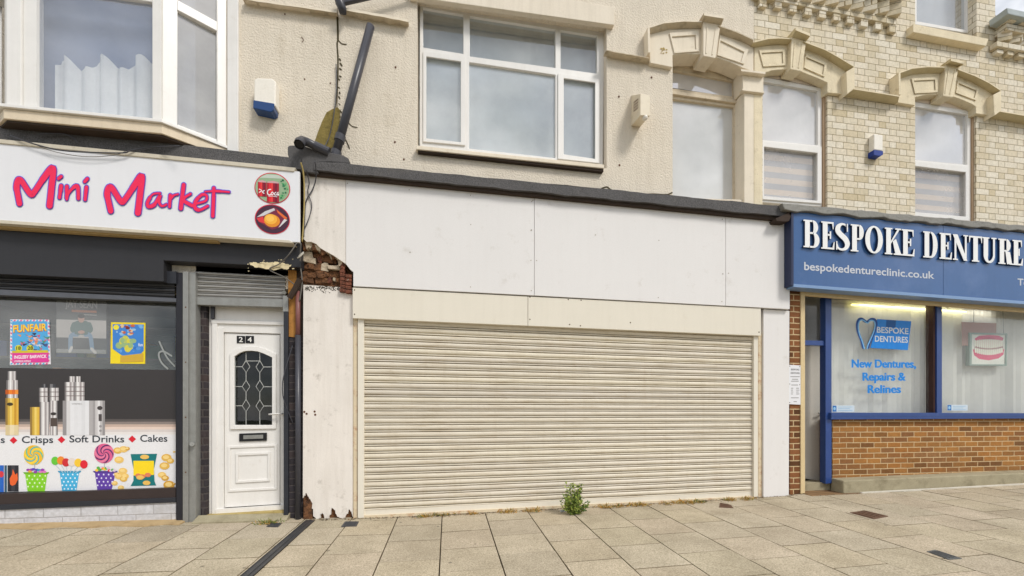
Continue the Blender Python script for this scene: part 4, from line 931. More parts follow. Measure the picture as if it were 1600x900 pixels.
mb = MB(); mb.tube([P(1285, 645, .26), P(1285, 645, .21), P(1279, 645.5, .205)], .01, m_galv, 8); mb.build('handle', cdoor)
pl([(1250, 540), (1256.6, 540), (1256.6, 750), (1250, 750)], .25, .32, m_brownrev, 'door_jamb', clinic)
mb = MB(); xa, xb = P(1256, 755, .1).x, P(1299, 755, .1).x
mb.box(xa - .1, xb, .08, .4, gz(xa) - .1, P(1270, 754, .09).z, m_concrete); mb.build('threshold', clinic, bevel=.004)
pl([(1301, 655), (1800, 653), (1800, 728), (1301, 748)], .05, .25, m_golden, 'stall_riser', clinic)
xa = P(1299.5, 750, .04).x
zp0, zp1 = P(1325, 751, -.13).z, P(1600, 739, -.13).z
mb = MB(); xe = P(1600, 740, -.13).x; xe2 = xe + 2.2; zp2 = zp1 + (zp1 - zp0) / (xe - xa) * 2.2
mb.hexa([(xa, -.13, zp0), (xe2, -.13, zp2), (xe2, .06, zp2 + .012), (xa, .06, zp0 + .012)], [(xa, -.13, -.1), (xe2, -.13, -.1), (xe2, .06, -.1), (xa, .06, -.1)], m_concrete)
mb.build('plinth', clinic, bevel=.015)
# flashing above sign
t_ = wav((1222, 317), (1800, 371), 70, .7, 2); b_ = wav((1238, 328), (1800, 379), 70, 1.3, 8)
pl([(1222, 317)] + t_[1:] + b_[::-1] + [(1226, 327)], -.27, .0, m_flash, 'flashing', clinic, bevel=.008)
pl([(1226, 322), (1238, 326), (1236, 331), (1212, 341), (1214, 345), (1228, 346), (1233, 345), (1236, 338)], -.24, -.02, m_timberdk, 'end_board', clinic)

# ================================================================== THINGS ON THE FRONTS
# ---- mini market sign
sg = thing('shop_sign', 'white shop sign with pink hand painted lettering above the left shop', 'sign', (-3.6, SY, 2.6))
m_trim = M('dirty cream trim', S(208, 199, 180), .6, .06, 6, .1, 40, .002, streak=.1, dirt=S(140, 126, 96), damt=.5, dscale=8)
stp_, sbt = L2((0, 223), (468, 268)), L2((0, 345), (468, 378.5))
pl([(-160, stp_(-160)), (468, stp_(468)), (468, sbt(468)), (-160, sbt(-160))], SY, SY + .03, m_signwhite, 'panel', sg, bevel=.003)
MB().plate([(-160, stp_(-160)), (452, stp_(452)), (452, sbt(452)), (-160, sbt(-160))], SY + .032, -.02, m_darkfascia).build('carcass', sg)
pl([(-160, stp_(-160) - 6), (462, stp_(462) - 5.5), (459, stp_(459) + .5), (-160, stp_(-160) + .5)], SY - .012, SY + .1, m_trim, 'top_trim', sg, bevel=.003)
pl([(-160, sbt(-160) - 1.5), (452, sbt(452) - 2), (459, sbt(459) + 2), (-160, sbt(-160) + 4.5)], SY - .012, SY + .1, m_trim, 'bottom_trim', sg, bevel=.003)
pl([(-160, sbt(-160) + 5), (340, sbt(340) + 5), (340, sbt(340) + 9), (-160, sbt(-160) + 12)], SY + .05, -.05, M('bare plywood soffit', S(176, 150, 104), .85, .15, 8), 'soffit', sg)
q = lambda x, y: (x / 4, 225 + y / 4)
strokes = [
 ([(122, 372), (112, 320), (104, 268), (114, 226), (135, 232), (190, 312), (215, 298), (275, 210), (330, 150), (322, 270), (310, 385)], [20, 22, 20, 20, 22, 22]),
 ([(382, 262), (372, 335)], [15, 13]), ([(366, 216), (382, 203)], [13]),
 ([(415, 335), (418, 265)], [12, 14]), ([(417, 345), (432, 300), (482, 262), (490, 340)], [11, 12, 15, 14]),
 ([(540, 270), (532, 347)], [14, 13]), ([(530, 235), (546, 217)], [13]),
 ([(692, 418), (680, 365), (670, 312), (680, 275), (700, 275), (755, 358), (780, 348), (840, 260), (885, 200), (876, 310), (862, 430)], [20, 22, 20, 20, 22, 22]),
 ([(1000, 308), (955, 315), (922, 365), (930, 390), (965, 378), (1000, 322), (995, 365), (1012, 388), (1040, 378)], [9, 13, 15, 13, 11, 10]),
 ([(1064, 320), (1060, 392)], [13, 12]), ([(1064, 345), (1085, 322), (1112, 314)], [11, 9]),
 ([(1148, 255), (1130, 402)], [15, 16]), ([(1190, 312), (1145, 348), (1200, 385)], [11, 13, 14]),
 ([(1228, 372), (1285, 355), (1290, 322), (1260, 318), (1222, 360), (1220, 400), (1250, 412), (1298, 388)], [10, 11, 12, 14, 14, 11]),
 ([(1336, 275), (1334, 350), (1330, 450)], [13, 14, 14]), ([(1282, 298), (1350, 294), (1432, 300)], [8, 11, 9])]
m_pink = M('pink sign paint', S(240, 36, 84), .4, .02, 8); m_purp = M('purple sign outline', S(96, 70, 190), .4, .02, 8); m_halo = M('pale lilac edge', S(196, 200, 240), .4, .02, 8)
for name_, grow, yy, mm in (('lettering_edge', 8, SY - .002, m_halo), ('lettering_outline', 5, SY - .0055, m_purp), ('lettering', 0, SY - .009, m_pink)):
    mb = MB()
    for i, (pth, r_) in enumerate(strokes):
        ribbon(mb, [q(*p) for p in pth], [(k_ + grow - 3) / 4 for k_ in r_], yy - i * .0001, mm, dy=.00008, n=7)
    mb.build(name_, sg)
# picture roundels
for kind in range(2):
    cx_, cy_, rx_, ry_ = ((425.5, 294, 28, 24.2), (425.5, 342.5, 27.5, 23.2))[kind]
    sl = lambda pts: [(x, y + (x - cx_) * .07) for x, y in pts]
    rb_ = MB(); sheet(rb_, sl(ell(cx_, cy_, rx_, ry_, 40)), SY - .004, flat((214, 40, 70))); ro = rb_.build('roundel', sg, label='round picture of red drink cans' if kind == 0 else 'round picture of an open crisp packet')
    sheet(mb := MB(), sl(ell(cx_, cy_, rx_ - 1.3, ry_ - 1.3, 40)), SY - .006, flat((150, 176, 140)) if kind == 0 else flat((70, 40, 58)))
    Y = SY - .007
    if kind == 0:
        sheet(mb, sl([(cx_ - 20, cy_ - 15), (cx_ + 18, cy_ - 16), (cx_ + 10, cy_ - 21), (cx_ - 9, cy_ - 21)]), Y, flat((196, 206, 192)))
        rg = random.Random(2)
        for k in range(34):
            a = rg.uniform(-1.2, 1.2); r_ = rg.uniform(.72, .93); x = cx_ + (rx_ - 3) * r_ * math.cos(a); y = cy_ + (ry_ - 3) * r_ * math.sin(a)
            if x > cx_ + 12: sheet(mb, sl(ell(x, y, rg.uniform(1, 2.2), rg.uniform(1, 2), 8)), Y - k * .00005, flat(rg.choice([(52, 128, 84), (88, 160, 104), (40, 104, 72), (120, 180, 120)])))
        for x0_, x1_, yb_ in ((403, 416.5, 308), (417, 436, 315.5)):
            wd = x1_ - x0_
            for k, cc in enumerate([(178, 24, 44), (222, 36, 50), (226, 60, 60), (150, 16, 40), (116, 18, 46), (160, 30, 50)]):
                xa_, xb_ = x0_ + wd * k / 6, x0_ + wd * (k + 1) / 6
                sheet(mb, sl([(xa_, 285.5), (xb_, 285.5), (xb_, yb_), (xa_, yb_)]), Y - .002, flat(cc))
            sheet(mb, sl([(x0_ + 1, 284), (x0_ + wd / 2, 282.6), (x1_ - 1, 284), (x1_ - .5, 286), (x0_ + .5, 286)]), Y - .0025, flat((206, 160, 164)))
        ribbon(mb, sl([(423, 296), (419, 297.5), (418, 302), (420, 305), (423, 304)]), .8, Y - .003, flat((240, 236, 236)))
        ribbon(mb, sl([(425.5, 300), (423.6, 302.5), (425.5, 304.5), (427.3, 302), (425.6, 300)]), .6, Y - .0031, flat((240, 236, 236)))
        ribbon(mb, sl([(431, 300), (428.8, 302), (429.4, 304.4), (431.8, 304)]), .6, Y - .0032, flat((240, 236, 236)))
        ribbon(mb, sl([(435, 299.5), (432.8, 302), (433.4, 304.4), (435.3, 302), (435.5, 304.6)]), .6, Y - .0033, flat((240, 236, 236)))
        ribbon(mb, sl([(420, 307), (426, 306.4), (433, 307)]), .4, Y - .0034, flat((240, 236, 236)))
        ribbon(mb, sl([(405, 297), (409, 299), (405, 302)]), .6, Y - .0035, flat((240, 236, 236))); ribbon(mb, sl([(413, 298.5), (410, 301), (412.5, 303)]), .7, Y - .0036, flat((240, 236, 236)))
    else:
        sheet(mb, sl([(400, 342), (406, 336), (428, 323.5), (434, 326), (449, 340), (446, 344), (438, 354), (425, 359), (404, 348)]), Y, flat((120, 40, 64)))
        sheet(mb, sl([(401, 341), (414, 331), (428, 325), (430, 328), (412, 338)]), Y - .0005, flat((206, 204, 206)))
        sheet(mb, sl([(401, 343), (411, 339), (414, 350), (405, 348)]), Y - .0006, flat((222, 58, 62)))
        sheet(mb, sl([(432, 327), (449, 339), (446, 342), (434, 332)]), Y - .0007, flat((226, 108, 50)))
        sheet(mb, sl([(449, 342), (438, 353), (435, 355), (444, 341)]), Y - .0008, flat((214, 210, 210)))
        sheet(mb, sl(ell(425, 345, 12.5, 10, 20)), Y - .001, flat((226, 142, 40))); sheet(mb, sl(ell(423, 342.5, 10, 8, 20)), Y - .0015, flat((244, 178, 62))); sheet(mb, sl(ell(422, 341.5, 6.5, 5, 18)), Y - .002, flat((250, 196, 88)))
    mb.build('picture', ro)

# ---- denture sign
cs_ = thing('shop_sign', 'blue shop sign with raised white serif capitals above the clinic', 'sign', (7, -.23, 2.7))
dtp, dbt = L2((1240, 331), (1600, 364)), L2((1240, 444), (1600, 471))
for a, b in ((1240, 1473.6), (1474.2, 1800)): pl([(a, dtp(a)), (b, dtp(b)), (b, dbt(b)), (a, dbt(a))], -.23, -.1, m_bluesign, 'panel', cs_)
pl([(1236.5, dtp(1236) - 1), (1240, dtp(1240) - 1), (1240, dbt(1240) + 2), (1236.5, dbt(1236) + 2)], -.245, -.1, M('dark blue sign edge', S(44, 52, 80), .4, .05, 8), 'edge_trim', cs_)
pl([(1240, dbt(1240) - .5), (1800, dbt(1800) - .5), (1800, dbt(1800) + 4.2), (1240, dbt(1240) + 4.2)], -.245, -.1, M('pale blue sign trim', S(120, 150, 190), .3, .05, 8, spec=.5), 'bottom_trim', cs_)
m_letter = M('white raised letter', S(240, 240, 238), .4, .01, 8, fine=.01); m_letterside = M('dark blue letter edge', S(34, 50, 84), .4, .02, 8)
def letter_polys(ch, W):
    """polygons in units of the capital height; thick stems, thin arms, slab-like serifs"""
    T, h, sf = .175, .065, .05; o_ = []
    R = lambda x0, y0, x1, y1: o_.append([(x0, y0), (x1, y0), (x1, y1), (x0, y1)])
    def ann(cx, cy, rx, ry, tx, ty, a0, a1, n=18):
        A = [math.radians(a0 + (a1 - a0) * k / n) for k in range(n + 1)]
        for p, q_ in zip(A, A[1:]):
            o_.append([(cx + rx * math.cos(p), cy + ry * math.sin(p)), (cx + rx * math.cos(q_), cy + ry * math.sin(q_)), (cx + (rx - tx) * math.cos(q_), cy + (ry - ty) * math.sin(q_)), (cx + (rx - tx) * math.cos(p), cy + (ry - ty) * math.sin(p))])
    s0 = .055
    def stem(x, t=T, top=True, bot=True, e=.055):
        R(x, sf if bot else 0, x + t, 1 - sf if top else 1)
        if top: R(x - e, 1 - sf, x + t + e, 1)
        if bot: R(x - e, 0, x + t + e, sf)
    if ch in 'BPRDEK': stem(s0)
    x1_ = s0 + T
    if ch in 'BPR':
        w_ = W - x1_ - (.05 if ch == 'B' else (.02 if ch == 'P' else .07)); yb_ = .5 if ch != 'P' else .44
        R(x1_, 1 - h, x1_ + w_ * .35, 1); R(x1_, yb_, x1_ + w_ * .35, yb_ + h)
        ann(x1_ + w_ * .35, (1 + yb_) / 2, w_ * .65, (1 - yb_) / 2, T * .95, h, -90, 90)
    if ch == 'B':
        w_ = W - x1_; R(x1_, 0, x1_ + w_ * .35, h); ann(x1_ + w_ * .35, .2825, w_ * .65, .2825, T, h, -90, 82)
    if ch == 'R':
        o_.append([(x1_ + .05, .5), (x1_ + .05 + T * 1.05, .5), (W - .02, sf), (W - .02 - T * 1.1, 0)]); R(W - .12, 0, W + .02, sf)
    if ch == 'D':
        w_ = W - x1_; R(x1_, 1 - h, x1_ + w_ * .2, 1); R(x1_, 0, x1_ + w_ * .2, h); ann(x1_ + w_ * .2, .5, w_ * .8, .5, T, h, -90, 90, 26)
    if ch == 'E':
        R(x1_, 1 - h, W - .03, 1); R(x1_, 0, W, h); R(x1_, .49, W - .12, .49 + h)
        o_.append([(W - .03 - .05, 1 - h), (W - .03, 1 - h), (W - .03, .74), (W - .055, .74)]); o_.append([(W - .07, h), (W, h), (W + .01, .28), (W - .02, .28)]); R(W - .17, .38, W - .12, .66)
    if ch == 'O': ann(W / 2, .5, W / 2, .515, T, h, 0, 360, 40)
    if ch == 'K':
        o_.append([(x1_, .40), (x1_, .50), (W - .14, 1 - sf), (W - .06, 1 - sf)]); R(W - .22, 1 - sf, W, 1)
        o_.append([(x1_ + .07, .50), (x1_ + .07 + T * .7, .60), (W, sf), (W - T * 1.25, sf)]); R(W - .28, 0, W + .04, sf)
    if ch == 'N':
        t2 = .07; R(.05, sf, .05 + t2, 1); R(-.01, 0, .18, sf); o_.append([(-.02, 1), (T * .95, 1), (W - .02, 0), (W - .02 - T * .8, 0)]); R(W - .05 - t2, .1, W - .05, 1 - sf); R(W - .18, 1 - sf, W + .01, 1)
    if ch == 'T':
        stem(W / 2 - T / 2, T, False, True); R(0, 1 - h, W, 1); o_.append([(0, 1 - h), (.055, 1 - h), (.02, .74), (0, .74)]); o_.append([(W - .055, 1 - h), (W, 1 - h), (W, .74), (W - .02, .74)])
    if ch == 'U':
        R(.05, .3, .05 + T, 1 - sf); R(0, 1 - sf, .05 + T + .05, 1); t2 = .075; R(W - .06 - t2, .3, W - .06, 1 - sf); R(W - .2, 1 - sf, W, 1)
        cx_ = (.05 + W - .06) / 2; rx_ = (W - .06 - .05) / 2
        n = 20; A = [math.radians(180 + 180 * k / n) for k in range(n + 1)]
        for k in range(n):
            tx = [lerp(T, t2, j / n) for j in (k, k + 1)]
            o_.append([(cx_ + rx_ * math.cos(A[k]), .3 + .31 * math.sin(A[k])), (cx_ + rx_ * math.cos(A[k + 1]), .3 + .31 * math.sin(A[k + 1])), (cx_ + (rx_ - tx[1]) * math.cos(A[k + 1]), .3 + (.31 - .085) * math.sin(A[k + 1])), (cx_ + (rx_ - tx[0]) * math.cos(A[k]), .3 + (.31 - .085) * math.sin(A[k]))])
    if ch == 'S':
        pts = smoothpath([(W - .07, .80), (W * .72, .935), (W * .45, .965), (W * .2, .86), (W * .17, .70), (W * .42, .555), (W * .72, .42), (W * .86, .25), (W * .74, .085), (W * .45, .03), (W * .18, .08), (.04, .22)], 5)
        wd_ = smoothpath([(.03,), (.035,), (.04,), (.08,), (.095,), (.1,), (.1,), (.09,), (.06,), (.04,), (.035,), (.03,)], 5)
        Ls, Rs = [], []
        for i, p in enumerate(pts):
            a = pts[max(i - 1, 0)]; b = pts[min(i + 1, len(pts) - 1)]; dx, dy_ = b[0] - a[0], b[1] - a[1]; l_ = math.hypot(dx, dy_); r_ = wd_[i][0]
            Ls.append((p[0] - dy_ / l_ * r_, p[1] + dx / l_ * r_)); Rs.append((p[0] + dy_ / l_ * r_, p[1] - dx / l_ * r_))
        for i in range(len(pts) - 1): o_.append([Ls[i], Ls[i + 1], Rs[i + 1], Rs[i]])
        R(W - .09, .70, W - .05, .99); R(.02, .01, .06, .32)
    return o_
base = L2((1256, 386), (1597, 415)); caph = L2((1256, 43.2), (1597, 39))
for ch, a, b in (('B', 222, 322), ('E', 333, 415), ('S', 423, 508), ('P', 517, 602), ('O', 608, 718), ('K', 730, 832), ('E', 836, 915), ('D', 970, 1060), ('E', 1072, 1148), ('N', 1158, 1250), ('T', 1257, 1338), ('U', 1340, 1428), ('R', 1440, 1528), ('E', 1528, 1592)):
    xa_, xb_ = 1200 + a / 4, 1200 + b / 4; hh = caph((xa_ + xb_) / 2)
    # true proportion: foreshortened columns
    kx = 1.0
    W_ = (xb_ - xa_) / hh * kx; mb = MB()
    for i, pg in enumerate(letter_polys(ch, W_)):
        yf = -.254 - .00025 * i
        pts = [P(xa_ + x * hh / kx, base(xa_ + x * hh / kx) - y * hh, yf) for x, y in pg]
        n = len(pts); mb.face(pts, m_letter); bk = [Vector((p.x, -.2305, p.z)) for p in pts]
        for k in range(n): j = (k + 1) % n; mb.face([pts[k], pts[j], bk[j], bk[k]], m_letterside)
    mb.build('raised_letter', cs_)
mb = MB(); m_silver = M('silver sign lettering', S(196, 200, 208), .35, .03, 8)
text(mb, 'bespokedentureclinic.co.uk', (1256.5, 421.5), (1460, 435.5), 12.2, -.2315, m_silver, .018, 11); mb.build('small_lettering', cs_)
mb = MB(); text(mb, 'Te', (1590, 445.5), (1606, 446.5), 10.5, -.2315, m_silver, .018); mb.build('small_lettering', cs_)

# ---- alarm boxes and security light
ab = thing('alarm_box', 'white alarm box with wide dark blue base on cream render near the bay window', 'alarm box', P(413, 175, 0), 'burglar alarm boxes')
MB().plate([(397, 124), (402, 121.5), (425, 122.5), (431, 127), (430.5, 166), (396.5, 159)], -.11, .0, m_whitecap).build('cover', ab, bevel=.012)
MB().plate([(395.5, 156), (428.5, 161.5), (427.5, 172), (423, 175), (395, 168.5)], -.118, .0, m_blueled).build('lens', ab, bevel=.006)
mb = MB(); text(mb, 'Yale', (400, 163), (404, 163.7), 2.2, -.1185, flat((230, 236, 240))) if False else None
ab = thing('alarm_box', 'slim white alarm box with a blue foot on the buff brick between two arches', 'alarm box', P(1369, 245, 0), 'burglar alarm boxes')
MB().plate([(1366, 209), (1379.5, 211), (1379.5, 235.5), (1366, 233.5)], -.08, .0, m_whitecap).build('cover', ab, bevel=.008)
MB().plate([(1365.5, 234), (1380, 236), (1380, 241.5), (1376, 244), (1365.5, 242)], -.082, .0, flat((34, 60, 140))).build('lens', ab, bevel=.004)
sl_ = thing('security_light', 'boxy cream security light with a round motion sensor beneath its slatted casing', 'light', P(1000, 199, 0))
hs = MB()
fr_ = [P(1000.5, 146.5, -.25), P(1015.5, 149, -.25), P(1015.5, 181, -.25), P(1000.5, 180, -.25)]
hs.hexa(fr_, [Vector((p.x, 0, P(985, 149, 0).z if i < 2 else P(986, 197, 0).z)) for i, p in enumerate(fr_)], m_greycap); hs.build('housing', sl_, bevel=.004)
mb = MB(); c0 = P(1006.5, 184, -.2); bmv = bmesh.new(); bmesh.ops.create_icosphere(bmv, subdivisions=3, radius=.034)
for f in bmv.faces: mb.face([v.co * 1.0 + c0 + Vector((0, -.02, -.015)) for v in f.verts], m_whitecap)
bmv.free(); mb.build('motion_sensor', sl_, smooth=True)
mb = MB(); xs_ = fr_[0].x - .0015
for k in range(4):
    z = fr_[0].z - .03 - .034 * k; mb.face([(xs_, -.2, z), (xs_, -.07, z + .05), (xs_, -.07, z + .064), (xs_, -.2, z + .014)], m_hole)
mb.open = True; mb.build('vent_slots', sl_)

# ---- pipes and cables
dp = thing('drainpipe', 'long black downpipe leaning diagonally against the cream render', 'pipe', P(524, 243, -.1))
mb = MB(); a, b = P(524, 243, -.12), P(579, 41, -.10); mb.tube([a, a.lerp(b, .5), b], .044, m_pipe, 16); po = mb.build('pipe', dp, smooth=False)
for p_ in po.data.polygons: p_.use_smooth = len(p_.vertices) == 4
d = (b - a).normalized(); c0 = a.lerp(b, .13); MB().tube([c0 - d * .035, c0 + d * .035], .054, m_pipe, 16).build('collar', dp)
c0 = a.lerp(b, .0); MB().tube([c0 - d * .06, c0 + d * .05], .056, m_pipe, 16).build('socket', dp)
MB().tube([b - d * .01, b + d * .002], .036, flat((14, 14, 16)), 16).build('shaded_end_disc', dp)  # near-black disc paints the shade of the hollow on a closed end
el = thing('pipe_elbow', 'short black pipe elbow lying on the felt parapet stub with its open end facing out', 'pipe', P(480, 230, -.2))
path = [P(514, 238, -.2), P(492, 228, -.22), P(480, 222, -.25), P(472, 220, -.29), P(468.5, 223, -.33), P(467.5, 226, -.35)]
MB().tube(path, [.04, .04, .042, .046, .05, .05], m_pipe, 14, caps=False).build('pipe', el, smooth=True)
MB().tube([path[-2], path[-1] + Vector((0, .006, .004))], .043, flat((16, 16, 18)), 14).build('shaded_mouth_plug', el)  # near-black plug stands in for the shade inside the elbow
MB().tube([path[0], path[1]], .047, m_pipe, 14).build('socket', el)
jb = thing('pipe_joint', 'broken black gutter outlet hanging from the string course at the party wall', 'pipe', P(533, 20, -.06))
MB().tube([P(528, -10, -.1), P(531, 4, -.1), P(535, 14, -.1), P(536, 22, -.08)], [.05, .05, .045, .035], m_pipe, 12).build('outlet', jb, smooth=True)
MB().tube([P(536, 5, -.1), P(585, -6, -.1), P(650, -24, -.1)], .025, m_pipe, 8).build('branch', jb)
st2 = MB().plate([(491, 222), (496, 207), (503, 189), (510, 175), (519, 170), (528, 167), (531, 172), (530.5, 186), (530, 200), (525, 216), (520, 231), (505, 235), (491, 235)], -.02, .0, m_roughstone).build('exposed_stone', market, bevel=.006)
def cable(label, pts, r=.006, m=None, cat='cable', name='cable', group='loose cables on the fronts'):
    pts = smoothpath([tuple(P(x, y, Y)) for x, y, Y in pts], 6); o_ = MB().tube(pts, r, m or m_pipe, 6).build(name, smooth=True); tag(o_, label, cat, group); return o_
m_cabley = M('yellowed cable', S(176, 156, 96), .6, .1, 20); m_cableg = M('grey cable', S(110, 106, 100), .6, .1, 20)
cable('yellowed cable hanging straight down the gap beside the mini market sign', [(470, 254, -.25), (474, 270, -.2), (475.5, 300, -.16), (474.5, 340, -.15), (472, 378, -.15)], .008, m_cabley)
cable('black cable looping over the dirty left end of the white fascia', [(492, 252, -.3), (494, 275, -.2), (489, 295, -.15), (478, 315, -.145), (476, 340, -.145), (474.5, 370, -.14)], .006)
cable('thin dark cable zigzagging beside the broken corner of the fascia', [(478, 264, -.25), (483, 285, -.15), (481, 300, -.145), (487, 320, -.145), (483, 340, -.145), (474.5, 360, -.14)], .005)
cable('grey cable slanting across the charcoal beam to the door shutter', [(464, 379, -.245), (452, 397, -.25), (437, 412, -.16), (421, 421, -.14), (444, 433, -.1), (458, 443, -.07), (465, 450, -.06)], .006, m_cableg)
cable('bundle of pale cable ends tied at the sign corner', [(467, 400, -.2), (474, 394, -.2), (470, 400, -.22), (465, 403, -.2), (475, 396, -.2)], .006, M('pale cable', S(190, 184, 172), .6, .1, 20))
cable('grey cable dropping down the pier from the sign corner', [(470, 380, -.2), (469, 410, -.12), (472, 440, -.1), (468, 470, -.08)], .007, m_cableg)
cable('black cable bowing out beside the door handle', [(457, 540, -.04), (448, 570, -.07), (442, 595, -.08), (442, 618, -.08), (449, 640, -.05), (458, 662, -.03)], .005)
cable('long black cable sagging across the top of the mini market sign', [(16, 212, -.25), (50, 224, -.265), (90, 234, -.265), (130, 237.5, -.265), (190, 239, -.265), (205, 235, -.26), (235, 230, -.24), (280, 228, -.35)], .006)
cable('fine grey cable hanging in a low loop on the mini market sign', [(48, 222, -.265), (75, 234, -.265), (110, 242, -.265), (145, 245, -.265), (180, 242, -.265), (197, 236, -.265)], .003, m_cableg)
cable('thin black cable curving over the bay felt ledge', [(60, 210, -.245), (95, 209, -.245), (112, 214, -.245), (122, 224, -.24)], .005)
cable('thin dark cable running down the exposed stone patch', [(525, 100, -.02), (526, 130, -.02), (523, 168, -.04), (519, 195, -.05), (514, 215, -.06), (508, 228, -.1)], .005)
cd1 = thing('conduit', 'brown and black conduit pipe running down beside the market door', 'pipe', P(466, 812, -.05))
MB().tube([P(465.5, 455, -.06), P(465.5, 524, -.06)], .024, m_copper, 12).build('brown_pipe', cd1, smooth=True)
MB().tube([P(465.5, 524, -.06), P(466, 812, -.06)], .03, m_pipe, 12).build('black_pipe', cd1, smooth=True)
MB().tube([P(469, 436, -.12), P(461, 452, -.11), P(452, 466, -.10)], .03, m_timberdk, 6).build('bracket', cd1)

# ---- window graphic on the mini market glass
wg = thing('window_graphic', 'printed window film with vape devices, sweets and crisps on the mini market glass', 'window graphic', P(130, 765, .03))
GY = .034
yt1, yb1 = L2((0, 575), (275, 578)), L2((0, 769), (275, 762.5))
def gp(fn):
    mb = MB(); fn(mb); return mb
mb = MB(); m_vdark = M('charcoal print', S(56, 52, 52), .35, .05, 4, spec=.4)
sheet(mb, [(-190, yt1(-190)), (274.5, yt1(275)), (274.5, 655), (-190, 655)], GY, m_vdark)
for k, cc in enumerate([(92, 86, 84), (140, 128, 122), (196, 172, 158), (226, 204, 190), (214, 204, 200), (228, 222, 218)]):
    sheet(mb, [(-190, 655 + k * 4), (274.5, 655 + k * 4), (274.5, 659 + k * 4), (-190, 659 + k * 4)], GY, flat(cc))
sheet(mb, [(-190, 679), (274.5, 679), (274.5, yb1(275)), (-190, yb1(-190))], GY, M('white print', S(230, 229, 230), .35, .02, 4, spec=.4))
mb.build('backing_film', wg)
def stripes(mb, x0, x1, y0, y1, cols, Y):
    n = len(cols)
    for k, cc in enumerate(cols): sheet(mb, [(lerp(x0, x1, k / n), y0), (lerp(x0, x1, (k + 1) / n), y0), (lerp(x0, x1, (k + 1) / n), y1), (lerp(x0, x1, k / n), y1)], Y, flat(cc))
SIL = [(120, 116, 116), (196, 192, 190), (236, 234, 232), (206, 200, 198), (150, 142, 142), (218, 214, 212), (168, 162, 162)]
GOLD = [(150, 120, 60), (206, 170, 70), (236, 206, 110), (226, 186, 76), (200, 150, 50), (222, 176, 70)]
Y = GY - .002
mb = MB(); stripes(mb, 8.5, 29, 622, 680, GOLD, Y); stripes(mb, 10, 28, 594, 622, SIL, Y); stripes(mb, 12, 25, 580, 594, SIL, Y); stripes(mb, 8.5, 28.5, 609, 616, [(190, 90, 30), (236, 130, 40), (222, 110, 40), (240, 150, 60)], Y - .0006)
sheet(mb, ell(15.5, 631.5, 5, 2.6, 14), Y - .001, flat((70, 60, 40))); stripes(mb, 8.5, 29, 664, 680, [(216, 196, 150), (232, 216, 180), (222, 204, 160)], Y - .0005); mb.build('vape_pen', wg, label='gold and silver vape pen')
mb = MB(); stripes(mb, 47, 64, 636, 680, GOLD[:5], Y); stripes(mb, 62, 77, 628, 680, SIL, Y - .0005); stripes(mb, 78, 90, 626, 680, SIL[::-1], Y - .0005)
stripes(mb, 61, 75, 606, 628, SIL, Y - .001); stripes(mb, 77, 92, 606, 626, SIL, Y - .001); stripes(mb, 66, 73, 600, 606, [(60, 60, 64), (120, 118, 120), (60, 60, 64)], Y); stripes(mb, 78, 87, 600, 606, [(120, 118, 120), (70, 70, 74)], Y)
sheet(mb, ell(83.5, 646.5, 4.6, 2.4, 14), Y - .002, flat((60, 54, 52))); sheet(mb, rect(79, 653, 89, 666), Y - .002, flat((84, 72, 66)))
for yy in (612, 619): sheet(mb, rect(61, yy, 92, yy + .9), Y - .0022, flat((110, 96, 94)))
mb.build('vape_pen', wg, label='pair of silver vape tanks beside a gold stick')
mb = MB(); stripes(mb, 98, 145, 626, 680, [(150, 146, 146), (214, 212, 212), (226, 226, 228), (222, 222, 224), (224, 224, 226), (218, 218, 220), (226, 226, 228), (176, 172, 172)], Y); stripes(mb, 145, 164, 626, 680, [(160, 156, 156), (200, 196, 196), (222, 220, 220), (190, 186, 186), (150, 146, 146)], Y)
stripes(mb, 101, 116, 597, 626, SIL, Y - .0005); stripes(mb, 116, 132, 597, 626, SIL, Y - .0005); stripes(mb, 108, 117, 588, 597, SIL, Y); stripes(mb, 118, 126, 588, 597, SIL, Y)
sheet(mb, ell(156, 637.5, 4.2, 3.2, 14), Y - .001, flat((70, 64, 64))); sheet(mb, rect(154, 647, 159, 658), Y - .001, flat((80, 74, 74)))
for yy in (666, 673): sheet(mb, ell(157, yy, 2.2, 2, 10), Y - .001, flat((150, 146, 146)))
for yy in (604, 611, 618): sheet(mb, rect(101, yy, 132, yy + 1), Y - .0012, flat((120, 104, 102)))
text(mb, 'WISMEC', (112, 632), (128, 632), 1.8, Y - .001, flat((120, 116, 116))); mb.build('vape_box', wg, label='silver box vape with twin tank on top')
mb = MB(); m_txt = flat((52, 58, 66))
for t_, x0_, x1_, yb_ in (('s', 1, 7.5, 692), ('Crisps', 34, 83, 692), ('Soft Drinks', 108.5, 194, 691), ('Cakes', 219, 261.5, 690)): text(mb := MB(), t_, (x0_, yb_), (x1_, yb_), 10.5, Y, m_txt, .012); mb.build('lettering', wg)
mb = MB()
for x, y in ((21, 688), (96, 687), (206.5, 686)): sheet(mb, [(x, y - 5.5), (x + 6, y), (x, y + 5.5), (x - 6, y)], Y, flat((216, 36, 52)))
mb.build('diamond_mark', wg)
